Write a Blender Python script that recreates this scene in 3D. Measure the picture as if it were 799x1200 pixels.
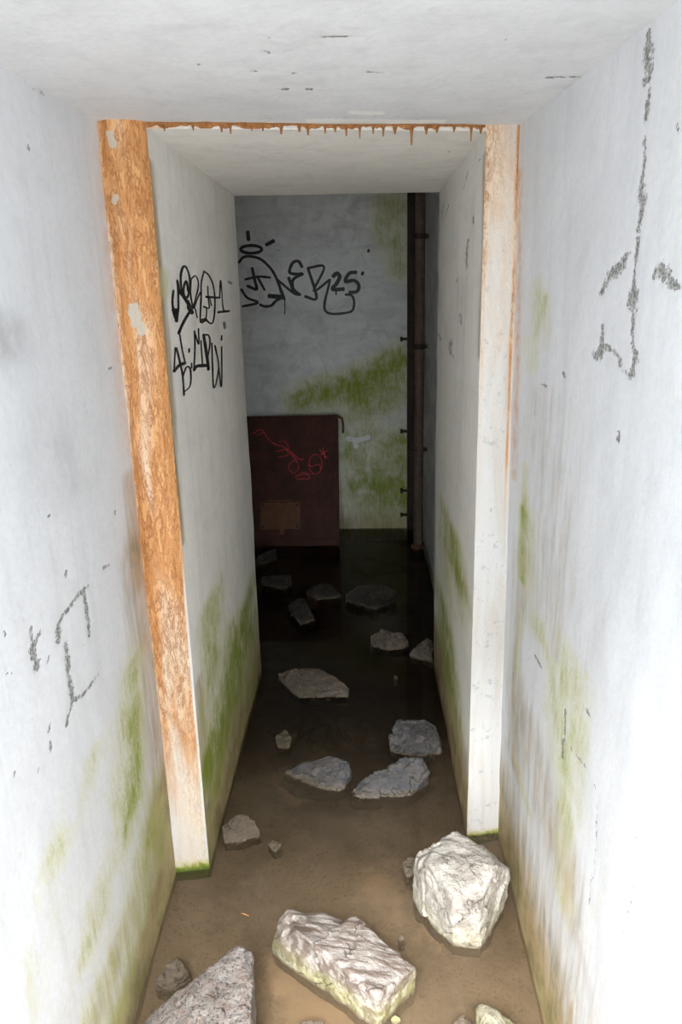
import bpy, bmesh, math, random
import numpy as np
from mathutils import Matrix, Vector

for o in list(bpy.data.objects): bpy.data.objects.remove(o)
scene = bpy.context.scene
COL = scene.collection

# ------------------------------------------------------------------ camera
def camera_axes(p, y, r):
    fw = np.array([-math.sin(y)*math.cos(p), math.cos(y)*math.cos(p), -math.sin(p)])
    rt = np.array([math.cos(y), math.sin(y), 0.0]); up = np.cross(rt, fw)
    return math.cos(r)*rt+math.sin(r)*up, -math.sin(r)*rt+math.cos(r)*up, fw
rt, up, fw = camera_axes(math.radians(15.98), math.radians(1.87), math.radians(-1.37))
cam_data = bpy.data.cameras.new('camera'); cam = bpy.data.objects.new('camera', cam_data); COL.objects.link(cam)
cam.matrix_world = Matrix(((rt[0], up[0], -fw[0], 0), (rt[1], up[1], -fw[1], 0), (rt[2], up[2], -fw[2], 1.62), (0, 0, 0, 1)))
cam_data.sensor_width = 36; cam_data.lens = 883/1200*36; cam_data.clip_start = .02
scene.camera = cam

# ------------------------------------------------------------------ sky, sun, exposure
ENTRY_Y = -0.12                      # where the passage opens to the outside, behind the camera
world = bpy.data.worlds.new('overcast_sky'); scene.world = world; world.use_nodes = True
bg = world.node_tree.nodes['Background']
bg.inputs[0].default_value = (.86, .93, 1.0, 1); bg.inputs[1].default_value = 3.0
sun_data = bpy.data.lights.new('sun', 'SUN'); sun = bpy.data.objects.new('sun', sun_data); COL.objects.link(sun)
sun_data.energy = 5.2; sun_data.angle = math.radians(32); sun_data.color = (1, .99, .98)
sun.rotation_euler = Vector((.18, 1.0, -1.12)).to_track_quat('-Z', 'Y').to_euler()
scene.view_settings.view_transform = 'Standard'; scene.view_settings.look = 'None'
scene.view_settings.gamma = 1; scene.view_settings.use_curve_mapping = False
scene.view_settings.exposure = 1.32

# ------------------------------------------------------------------ traced wall marks, stones, lettering: world metres
PAINT = [
 ('outerL', 'crack_and_shade', 0.0188, 0.0078, 1.0, [(1.449, 1.049), (1.403, 1.052), (1.365, 1.046), (1.325, 1.044), (1.295, 1.031), (1.29, 1.006)]),
 ('outerL', 'crack_and_shade', 0.0128, 0.005, 1.0, [(1.437, 1.042), (1.435, 0.995), (1.433, 0.95)]),
 ('outerL', 'crack_and_shade', 0.0144, 0.0061, 1.0, [(1.314, 0.991), (1.309, 0.943), (1.307, 0.87), (1.265, 0.839)]),
 ('outerL', 'crack_and_shade', 0.0141, 0.0056, 1.0, [(1.307, 0.87), (1.353, 0.853), (1.453, 0.849)]),
 ('outerL', 'crack_and_shade', 0.018, 0.0084, 1.0, [(1.222, 1.051), (1.182, 1.039), (1.194, 0.995)]),
 ('outerL', 'crack_and_shade', 0.0118, 0.0055, 1.0, [(1.196, 1.076), (1.191, 1.043)]),
 ('outerL', 'crack_and_shade', 0.0112, 0.0047, 1.0, [(1.365, 1.118), (1.361, 1.109)]),
 ('outerL', 'crack_and_shade', 0.015, 0.0054, 1.0, [(1.556, 1.054), (1.587, 1.047)]),
 ('outerL', 'crack_and_shade', 0.0081, 0.0036, 1.0, [(1.243, 0.998), (1.236, 0.988)]),
 ('outerL', 'crack_and_shade', 0.0078, 0.0035, 1.0, [(1.199, 0.88), (1.191, 0.871)]),
 ('outerL', 'crack_and_shade', 0.0093, 0.0043, 1.0, [(1.191, 0.85), (1.189, 0.834)]),
 ('outerL', 'crack_and_shade', 0.0062, 0.0032, 1.0, [(1.059, 0.881), (1.052, 0.87)]),
 ('outerL', 'crack_and_shade', 0.0057, 0.0027, 1.0, [(1.141, 0.838), (1.132, 0.833)]),
 ('outerL', 'crack_and_shade', 0.005, 0.0026, 1.0, [(1.075, 1.05), (1.103, 1.037)]),
 ('outerL', 'crack_and_shade', 0.0114, 0.0046, 1.0, [(1.549, 2.001), (1.554, 1.993)]),
 ('outerL', 'crack_and_shade', 0.0072, 0.003, 1.0, [(1.508, 1.998), (1.518, 1.998)]),
 ('outerL', 'crack_and_shade', 0.0085, 0.0037, 1.0, [(1.329, 1.241), (1.305, 1.237)]),
 ('outerL', 'crack_and_shade', 0.0063, 0.0032, 1.0, [(1.103, 1.11), (1.107, 1.102)]),
 ('outerL', 'crack_and_shade', 0.0087, 0.0037, 1.0, [(1.463, 1.892), (1.461, 1.886)]),
 ('outerL', 'crack_and_shade', 0.0138, 0.0047, 1.0, [(1.72, 1.468), (1.767, 1.474)]),
 ('outerL', 'crack_and_shade', 0.011, 0.0038, 1.0, [(1.666, 1.155), (1.668, 1.142)]),
 ('outerL', 'grey', 0.046, 0.0218, 0.6, [(1.27, 1.581), (1.269, 1.547)]),
 ('outerL', 'grey', 0.0772, 0.0316, 0.3, [(1.381, 1.366), (1.475, 1.278)]),
 ('outerL', 'algae', 0.0535, 0.0173, 0.75, [(1.664, 0.758), (1.632, 0.635), (1.6, 0.512), (1.559, 0.444)]),
 ('outerL', 'algae', 0.0677, 0.0225, 0.4, [(1.642, 0.815), (1.602, 0.63), (1.485, 0.406)]),
 ('outerL', 'algae', 0.0492, 0.021, 0.38, [(1.359, 0.7), (1.257, 0.633), (1.114, 0.655)]),
 ('outerL', 'algae', 0.0336, 0.0137, 0.35, [(1.25, 0.454), (1.269, 0.37), (1.183, 0.392)]),
 ('outerL', 'algae', 0.0817, 0.0302, 0.3, [(1.431, 0.673), (1.448, 0.482), (1.29, 0.394)]),
 ('outerL', 'algae', 0.0688, 0.0202, 0.5, [(1.672, 0.385), (1.666, 0.258), (1.676, 0.168)]),
 ('outerL', 'algae', 0.0992, 0.0363, 0.42, [(1.518, 0.305), (1.357, 0.26), (1.175, 0.25)]),
 ('outerL', 'algae', 0.0869, 0.0409, 0.22, [(1.142, 0.724), (1.065, 0.626), (1.106, 0.432)]),
 ('outerL', 'algae', 0.0188, 0.0099, 0.25, [(0.979, 0.586), (0.967, 0.474)]),
 ('outerL', 'algae', 0.0737, 0.0247, 0.45, [(1.652, 0.269), (1.526, 0.17), (1.368, 0.127), (1.237, 0.131)]),
 ('outerL', 'brown', 0.0928, 0.0293, 0.75, [(1.76, 0.124), (1.579, 0.092), (1.419, 0.071), (1.279, 0.081)]),
 ('outerL', 'brown', 0.1073, 0.0297, 0.75, [(1.741, 0.307), (1.759, 0.096)]),
 ('outerL', 'brown', 0.1008, 0.0296, 0.5, [(1.82, 1.015), (1.794, 0.64), (1.772, 0.284)]),
 ('outerL', 'brown', 0.0511, 0.0162, 0.4, [(1.778, 1.205), (1.792, 0.933)]),
 ('outerL', 'brown', 0.092, 0.0349, 0.4, [(1.412, 0.229), (1.162, 0.221)]),
 ('outerL', 'rust', 0.0228, 0.0076, 0.28, [(1.835, 1.94), (1.811, 1.721), (1.798, 1.265)]),
 ('outerL', 'rust', 0.0336, 0.0103, 0.28, [(1.809, 1.198), (1.806, 0.974), (1.81, 0.732)]),
 ('outerR', 'crack_and_shade', 0.0125, 0.0049, 1.0, [(1.307, 1.994), (1.306, 1.979)]),
 ('outerR', 'crack_and_shade', 0.0252, 0.0099, 1.0, [(1.307, 1.973), (1.302, 1.952)]),
 ('outerR', 'crack_and_shade', 0.0189, 0.0074, 1.0, [(1.302, 1.952), (1.292, 1.936), (1.297, 1.922)]),
 ('outerR', 'crack_and_shade', 0.0125, 0.005, 1.0, [(1.283, 1.911), (1.286, 1.891), (1.284, 1.869)]),
 ('outerR', 'crack_and_shade', 0.0095, 0.0038, 1.0, [(1.284, 1.845), (1.271, 1.809), (1.276, 1.779)]),
 ('outerR', 'crack_and_shade', 0.0223, 0.0089, 1.0, [(1.273, 1.768), (1.261, 1.747)]),
 ('outerR', 'crack_and_shade', 0.013, 0.0051, 1.0, [(1.264, 1.745), (1.266, 1.706), (1.27, 1.66)]),
 ('outerR', 'crack_and_shade', 0.01, 0.0039, 1.0, [(1.27, 1.66), (1.268, 1.625)]),
 ('outerR', 'crack_and_shade', 0.0267, 0.0105, 1.0, [(1.266, 1.619), (1.259, 1.592)]),
 ('outerR', 'crack_and_shade', 0.0116, 0.0046, 1.0, [(1.258, 1.588), (1.245, 1.541), (1.226, 1.521)]),
 ('outerR', 'crack_and_shade', 0.0164, 0.0065, 1.0, [(1.224, 1.525), (1.226, 1.508), (1.236, 1.483)]),
 ('outerR', 'crack_and_shade', 0.0137, 0.0054, 1.0, [(1.237, 1.487), (1.27, 1.49)]),
 ('outerR', 'crack_and_shade', 0.0151, 0.0056, 1.0, [(1.376, 1.528), (1.33, 1.519), (1.298, 1.513), (1.283, 1.498)]),
 ('outerR', 'crack_and_shade', 0.0291, 0.0103, 1.0, [(1.391, 1.505), (1.379, 1.524)]),
 ('outerR', 'crack_and_shade', 0.0102, 0.0036, 1.0, [(1.377, 1.531), (1.385, 1.562)]),
 ('outerR', 'crack_and_shade', 0.0339, 0.0125, 1.0, [(1.332, 1.657), (1.368, 1.641)]),
 ('outerR', 'crack_and_shade', 0.018, 0.0068, 1.0, [(1.305, 1.676), (1.342, 1.654)]),
 ('outerR', 'crack_and_shade', 0.02, 0.0072, 1.0, [(1.368, 1.641), (1.402, 1.615)]),
 ('outerR', 'crack_and_shade', 0.0118, 0.0049, 1.0, [(1.19, 1.647), (1.197, 1.632)]),
 ('outerR', 'crack_and_shade', 0.0279, 0.0119, 1.0, [(1.171, 1.651), (1.152, 1.634)]),
 ('outerR', 'crack_and_shade', 0.0212, 0.0093, 1.0, [(1.152, 1.634), (1.107, 1.622)]),
 ('outerR', 'crack_and_shade', 0.0197, 0.0056, 1.0, [(1.729, 1.419), (1.696, 1.417)]),
 ('outerR', 'crack_and_shade', 0.0137, 0.0042, 1.0, [(1.577, 1.458), (1.569, 1.45)]),
 ('outerR', 'crack_and_shade', 0.0137, 0.0043, 1.0, [(1.395, 0.72), (1.39, 0.678)]),
 ('outerR', 'crack_and_shade', 0.0081, 0.0026, 1.0, [(1.401, 0.788), (1.389, 0.723)]),
 ('outerR', 'crack_and_shade', 0.0088, 0.0031, 1.0, [(1.353, 0.728), (1.257, 0.749), (1.172, 0.748)]),
 ('outerR', 'crack_and_shade', 0.0174, 0.0062, 1.0, [(1.278, 0.855), (1.267, 0.853)]),
 ('outerR', 'crack_and_shade', 0.0221, 0.006, 1.0, [(1.66, 0.778), (1.611, 0.779)]),
 ('outerR', 'crack_and_shade', 0.0072, 0.0028, 1.0, [(1.263, 1.382), (1.269, 1.393)]),
 ('outerR', 'crack_and_shade', 0.0109, 0.0042, 1.0, [(1.269, 1.378), (1.26, 1.374)]),
 ('outerR', 'crack_and_shade', 0.0073, 0.0034, 1.0, [(1.047, 1.414), (1.038, 1.411)]),
 ('outerR', 'crack_and_shade', 0.0066, 0.0029, 1.0, [(1.178, 1.842), (1.162, 1.828)]),
 ('outerR', 'crack_and_shade', 0.0087, 0.0038, 0.55, [(1.013, 0.806), (1.005, 0.749), (0.994, 0.693), (1.006, 0.623), (1.001, 0.585)]),
 ('outerR', 'crack_and_shade', 0.0084, 0.0037, 0.55, [(0.956, 0.529), (0.926, 0.521)]),
 ('outerR', 'crack_and_shade', 0.0118, 0.0044, 0.55, [(1.176, 0.731), (1.16, 0.633), (1.159, 0.52)]),
 ('outerR', 'algae', 0.0246, 0.0063, 0.55, [(1.836, 1.208), (1.825, 1.09)]),
 ('outerR', 'algae', 0.0301, 0.0076, 0.8, [(1.833, 1.088), (1.82, 0.909)]),
 ('outerR', 'algae', 0.0282, 0.0068, 0.55, [(1.822, 0.814), (1.831, 0.637)]),
 ('outerR', 'algae', 0.0258, 0.0059, 0.4, [(1.847, 0.603), (1.852, 0.442)]),
 ('outerR', 'algae', 0.0417, 0.0114, 0.5, [(1.81, 1.642), (1.78, 1.548), (1.806, 1.45)]),
 ('outerR', 'algae', 0.0391, 0.0102, 0.3, [(1.867, 1.505), (1.844, 1.26)]),
 ('outerR', 'algae', 0.0629, 0.0203, 0.5, [(1.413, 0.899), (1.366, 0.75), (1.357, 0.676)]),
 ('outerR', 'algae', 0.0821, 0.025, 0.38, [(1.488, 0.82), (1.43, 0.73)]),
 ('outerR', 'algae', 0.0629, 0.0202, 0.48, [(1.342, 0.646), (1.318, 0.499), (1.308, 0.4)]),
 ('outerR', 'algae', 0.0308, 0.0108, 0.3, [(1.28, 0.914), (1.275, 0.79)]),
 ('outerR', 'algae', 0.0457, 0.0111, 0.5, [(1.752, 0.402), (1.659, 0.366)]),
 ('outerR', 'algae', 0.0179, 0.007, 0.2, [(1.103, 0.717), (1.111, 0.528)]),
 ('outerR', 'algae', 0.0376, 0.0108, 0.35, [(1.725, 1.604), (1.692, 1.497)]),
 ('outerR', 'algae', 0.1476, 0.0439, 0.22, [(1.591, 0.957), (1.406, 0.642)]),
 ('outerR', 'algae', 0.0795, 0.0208, 0.35, [(1.761, 1.108), (1.744, 0.848)]),
 ('outerR', 'algae', 0.0287, 0.0079, 0.4, [(1.633, 0.875), (1.633, 0.842)]),
 ('outerR', 'brown', 0.0564, 0.0136, 0.4, [(1.827, 0.999), (1.834, 0.71), (1.792, 0.374)]),
 ('outerR', 'brown', 0.1628, 0.0477, 0.3, [(1.679, 1.368), (1.593, 1.117), (1.502, 0.874)]),
 ('outerR', 'brown', 0.1569, 0.0432, 0.35, [(1.625, 0.586), (1.467, 0.465)]),
 ('outerR', 'brown', 0.079, 0.0262, 0.25, [(1.313, 0.545), (1.237, 0.404)]),
 ('outerR', 'rust', 0.0167, 0.0042, 0.7, [(1.981, 1.901), (1.95, 1.458), (1.944, 1.15)]),
 ('innerL', 'algae', 0.2486, 0.0418, 1.0, [(2.76, 0.441), (2.614, 0.405), (2.456, 0.31)]),
 ('innerL', 'algae', 0.1403, 0.0293, 0.75, [(2.138, 0.719), (2.145, 0.624), (2.054, 0.525)]),
 ('innerL', 'algae', 0.127, 0.0241, 0.6, [(2.386, 0.512), (2.241, 0.394)]),
 ('innerL', 'algae', 0.2511, 0.0452, 0.8, [(2.533, 0.304), (2.322, 0.25)]),
 ('innerL', 'algae', 0.1385, 0.0294, 0.85, [(1.975, 0.31), (2.141, 0.295)]),
 ('innerL', 'algae', 0.1226, 0.0253, 0.7, [(2.182, 0.237), (2.04, 0.144)]),
 ('innerL', 'algae', 0.0501, 0.012, 0.5, [(1.918, 1.684), (1.892, 1.634)]),
 ('innerL', 'algae', 0.0995, 0.0229, 0.5, [(1.955, 0.467), (1.852, 0.252)]),
 ('innerL', 'algae', 0.1679, 0.0259, 0.5, [(2.903, 0.309), (2.75, 0.114)]),
 ('innerL', 'brown', 0.1372, 0.0252, 0.95, [(2.988, 0.046), (2.444, 0.071), (1.862, 0.037)]),
 ('innerL', 'brown', 0.1929, 0.0401, 0.7, [(2.301, 0.195), (1.904, 0.154)]),
 ('innerL', 'brown', 0.0681, 0.0158, 0.5, [(1.9, 0.581), (1.871, 0.237)]),
 ('innerL', 'brown', 0.0324, 0.0079, 0.75, [(1.853, 1.923), (1.87, 1.524), (1.841, 1.007)]),
 ('innerL', 'brown', 0.278, 0.0407, 0.4, [(2.98, 0.235), (2.957, 0.042)]),
 ('innerL', 'crack_and_shade', 0.0469, 0.0075, 1.0, [(2.828, 1.68), (2.901, 1.675)]),
 ('innerL', 'crack_and_shade', 0.0416, 0.0071, 1.0, [(2.671, 1.542), (2.681, 1.524)]),
 ('innerL', 'white', 0.0197, 0.0038, 1.0, [(2.406, 1.776), (2.397, 1.717)]),
 ('innerR', 'algae', 0.2668, 0.0327, 0.95, [(2.588, 0.815), (2.503, 0.773), (2.398, 0.733)]),
 ('innerR', 'algae', 0.2532, 0.0292, 0.55, [(2.744, 0.692), (2.608, 0.571)]),
 ('innerR', 'algae', 0.2509, 0.0299, 0.8, [(2.738, 0.43), (2.607, 0.365), (2.534, 0.261)]),
 ('innerR', 'algae', 0.1599, 0.0219, 0.4, [(2.258, 0.712), (2.225, 0.638)]),
 ('innerR', 'algae', 0.2576, 0.0325, 0.5, [(2.588, 0.232), (2.409, 0.158)]),
 ('innerR', 'algae', 0.2933, 0.0338, 0.4, [(2.746, 0.481), (2.658, 0.304)]),
 ('innerR', 'brown', 0.135, 0.017, 0.9, [(3.247, -0.075), (2.605, -0.074), (1.996, 0.012)]),
 ('innerR', 'brown', 0.2558, 0.036, 0.6, [(2.556, 0.214), (2.201, 0.09), (2.019, 0.031)]),
 ('innerR', 'brown', 0.2835, 0.0341, 0.4, [(2.876, 0.197), (2.399, 0.095)]),
 ('innerR', 'brown', 0.0348, 0.0051, 0.55, [(2.004, 1.944), (1.986, 1.708), (1.997, 1.457)]),
 ('innerR', 'brown', 0.1667, 0.0208, 0.22, [(2.413, 1.654), (2.357, 1.052)]),
 ('innerR', 'white', 0.0305, 0.0041, 1.0, [(1.999, 1.99), (2.046, 1.955), (2.163, 1.958), (2.313, 1.969)]),
 ('innerR', 'white', 0.0407, 0.0048, 1.0, [(2.35, 1.973), (2.403, 1.953), (2.458, 1.93), (2.562, 1.919)]),
 ('innerR', 'white', 0.0905, 0.0095, 1.0, [(2.681, 1.938), (2.807, 1.932)]),
 ('innerR', 'white', 0.0583, 0.0058, 1.0, [(2.807, 1.932), (2.915, 1.913), (3.003, 1.901)]),
 ('innerR', 'white', 0.0512, 0.0055, 1.0, [(2.793, 1.836), (2.63, 1.765)]),
 ('innerR', 'white', 0.0684, 0.0071, 1.0, [(2.819, 1.827), (2.788, 1.803)]),
 ('innerR', 'crack_and_shade', 0.0207, 0.0029, 0.7, [(1.971, 1.976), (2.017, 1.944), (2.13, 1.947), (2.276, 1.957)]),  # dark stroke painted as shade beside the white efflorescence
 ('innerR', 'crack_and_shade', 0.0275, 0.0033, 0.7, [(2.311, 1.958), (2.362, 1.938), (2.416, 1.915), (2.516, 1.903)]),  # painted shade continued along the efflorescence
 ('innerR', 'crack_and_shade', 0.0448, 0.0045, 0.7, [(2.752, 1.915), (2.856, 1.895), (2.94, 1.883)]),  # far end of the shade painted under the efflorescence
 ('innerR', 'crack_and_shade', 0.0624, 0.006, 0.7, [(2.977, 1.934), (3.032, 1.886)]),
 ('innerR', 'crack_and_shade', 0.0466, 0.0059, 0.8, [(2.297, 1.769), (2.327, 1.729), (2.301, 1.688)]),
 ('innerR', 'crack_and_shade', 0.1015, 0.0113, 0.8, [(2.633, 1.464), (2.681, 1.438), (2.626, 1.419)]),
 ('innerR', 'crack_and_shade', 0.0518, 0.0063, 0.8, [(2.418, 1.558), (2.392, 1.529)]),
 ('innerR', 'crack_and_shade', 0.0449, 0.0052, 0.8, [(2.5, 1.666), (2.543, 1.657)]),
 ('innerR', 'crack_and_shade', 0.0422, 0.0055, 0.8, [(2.22, 1.826), (2.199, 1.802)]),
 ('innerR', 'crack_and_shade', 0.0825, 0.0081, 0.8, [(3.042, 1.467), (3.006, 1.449)]),
 ('back', 'algae', 0.0815, 0.0806, 1.0, [(0.263, 1.205), (0.088, 1.094), (-0.03, 1.009)]),
 ('back', 'algae', 0.094, 0.0936, 0.85, [(0.205, 1.034), (-0.148, 0.971), (-0.415, 0.917)]),
 ('back', 'algae', 0.0776, 0.0733, 0.75, [(0.237, 2.176), (0.225, 1.917), (0.264, 1.784)]),
 ('back', 'algae', 0.0552, 0.0517, 0.4, [(0.127, 2.179), (0.136, 1.972)]),
 ('back', 'algae', 0.1555, 0.1581, 0.5, [(0.085, 0.801), (0.141, 0.374)]),
 ('back', 'algae', 0.1815, 0.1865, 0.45, [(-0.038, 0.501), (0.201, 0.248)]),
 ('back', 'algae', 0.0844, 0.0863, 0.4, [(-0.097, 0.563), (-0.07, 0.378)]),
 ('back', 'algae', 0.1211, 0.1247, 0.4, [(0.018, 0.188), (0.202, 0.497)]),
 ('back', 'algae', 0.0471, 0.0469, 0.7, [(-0.265, 0.985), (-0.432, 0.941)]),
 ('back', 'algae', 0.0483, 0.0497, 0.7, [(0.286, 0.617), (0.286, 0.12)]),
 ('back', 'crack_and_shade', 0.0089, 0.0084, 0.6, [(-0.218, 2.033), (-0.226, 1.955), (-0.21, 1.917), (-0.127, 1.899)]),
 ('back', 'crack_and_shade', 0.0112, 0.0106, 0.6, [(-0.015, 1.913), (0.018, 1.859), (0.039, 1.789)]),
 ('back', 'crack_and_shade', 0.0078, 0.0074, 0.6, [(-0.629, 1.938), (-0.518, 1.914), (-0.408, 1.864), (-0.238, 1.902)]),
 ('back', 'crack_and_shade', 0.0092, 0.0088, 0.6, [(-0.436, 1.583), (-0.434, 1.49)]),
 ('back', 'crack_and_shade', 0.0082, 0.008, 0.6, [(-0.753, 1.238), (-0.579, 1.211)]),
 ('back', 'crack_and_shade', 0.0087, 0.0085, 0.6, [(-0.569, 1.291), (-0.545, 1.307)]),
 ('back', 'crack_and_shade', 0.012, 0.0122, 0.6, [(-0.123, 0.745), (0.02, 0.376)]),
 ('back', 'crack_and_shade', 0.0068, 0.0065, 0.6, [(0.095, 1.734), (0.01, 1.666)]),
 ('back', 'white', 0.0239, 0.0242, 1.0, [(-0.107, 0.661), (-0.048, 0.647), (0.036, 0.664)]),
 ('back', 'white', 0.0239, 0.0243, 1.0, [(-0.06, 0.636), (-0.054, 0.605)]),
 ('back', 'brown', 0.0615, 0.0643, 0.5, [(-0.169, 0.05), (0.293, 0.043)]),
 ('back', 'brown', 0.0767, 0.0715, 0.3, [(0.099, 2.129), (0.155, 2.255)]),
 ('ceil', 'crack_and_shade', 0.0019, 0.0059, 0.9, [(-0.16, 1.299), (-0.14, 1.309), (-0.123, 1.319)]),
 ('ceil', 'crack_and_shade', 0.0021, 0.0064, 0.9, [(-0.058, 1.318), (-0.028, 1.321), (0.001, 1.328)]),
 ('ceil', 'crack_and_shade', 0.0034, 0.0111, 0.9, [(-0.156, 1.375), (-0.141, 1.386)]),
 ('ceil', 'crack_and_shade', 0.0027, 0.0093, 0.9, [(-0.188, 1.483), (-0.179, 1.484)]),
 ('ceil', 'crack_and_shade', 0.0024, 0.0085, 0.9, [(-0.119, 1.501), (-0.103, 1.503)]),
 ('ceil', 'crack_and_shade', 0.0033, 0.0124, 0.9, [(-0.1, 1.613), (-0.088, 1.615)]),
 ('ceil', 'crack_and_shade', 0.0026, 0.0098, 0.9, [(-0.147, 1.608), (-0.13, 1.603)]),
 ('ceil', 'crack_and_shade', 0.0026, 0.0094, 0.9, [(0.351, 1.584), (0.382, 1.582), (0.417, 1.581)]),
 ('ceil', 'crack_and_shade', 0.0021, 0.0076, 0.9, [(0.013, 1.511), (0.047, 1.526)]),
 ('ceil', 'crack_and_shade', 0.0022, 0.0068, 0.9, [(0.233, 1.357), (0.239, 1.357)]),
 ('ceil', 'crack_and_shade', 0.0021, 0.0072, 0.9, [(-0.276, 1.427), (-0.268, 1.433)]),
 ('ceil', 'crack_and_shade', 0.0075, 0.0332, 0.42, [(-0.229, 1.851), (-0.172, 1.85)]),
 ('ceil', 'crack_and_shade', 0.0095, 0.0417, 0.42, [(-0.067, 1.848), (0.037, 1.846), (0.115, 1.881)]),
 ('ceil', 'crack_and_shade', 0.0059, 0.0263, 0.42, [(0.154, 1.895), (0.272, 1.912)]),
 ('ceil', 'white', 0.0059, 0.0264, 1.0, [(-0.117, 1.884), (-0.001, 1.891), (0.098, 1.923), (0.196, 1.927)]),
 ('ceil', 'white', 0.0056, 0.0239, 1.0, [(-0.019, 1.806), (0.056, 1.832)]),
 ('ceil', 'brown', 0.0056, 0.0257, 0.3, [(-0.594, 1.851), (-0.464, 1.87), (-0.314, 1.9)]),
 ('iceil', 'crack_and_shade', 0.0048, 0.0264, 0.8, [(0.243, 2.258), (0.251, 2.273)]),
 ('jamb', 'white', 0.0136, 0.0137, 1.0, [(-0.536, 1.602), (-0.535, 1.571)]),
 ('jamb', 'white', 0.0098, 0.0099, 1.0, [(-0.526, 1.567), (-0.524, 1.551)]),
 ('jamb', 'white', 0.0091, 0.0087, 1.0, [(-0.551, 1.974), (-0.547, 1.953)]),
 ('jamb', 'white', 0.0074, 0.0072, 1.0, [(-0.552, 1.846), (-0.557, 1.839)]),
 ('floor', 'tan', 0.0423, 0.0476, 1.0, [(-0.209, 1.539), (-0.148, 1.453), (-0.155, 1.396)]),
 ('floor', 'tan', 0.0331, 0.0366, 0.8, [(-0.183, 1.489), (-0.074, 1.408), (0.008, 1.386)]),
 ('floor', 'tan', 0.0366, 0.0454, 0.8, [(0.186, 1.655), (0.264, 1.638)]),
 ('floor', 'tan', 0.0394, 0.0521, 0.65, [(0.003, 1.818), (0.051, 1.769)]),
 ('floor', 'tan', 0.0151, 0.0205, 0.3, [(0.016, 1.862), (0.066, 1.835)]),
 ('floor', 'tan', 0.0301, 0.0482, 1.0, [(-0.304, 2.318), (-0.258, 2.241)]),
 ('floor', 'tan', 0.0235, 0.0368, 0.4, [(-0.213, 2.231), (-0.109, 2.208)]),
 ('floor', 'tan', 0.0287, 0.0444, 0.3, [(-0.007, 2.185), (0.137, 2.166)]),
 ('floor', 'tan', 0.0233, 0.0292, 0.3, [(0.154, 1.693), (0.198, 1.663)]),
 ('floor', 'tan', 0.0332, 0.0422, 0.3, [(0.014, 1.738), (0.048, 1.678)]),
]
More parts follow.
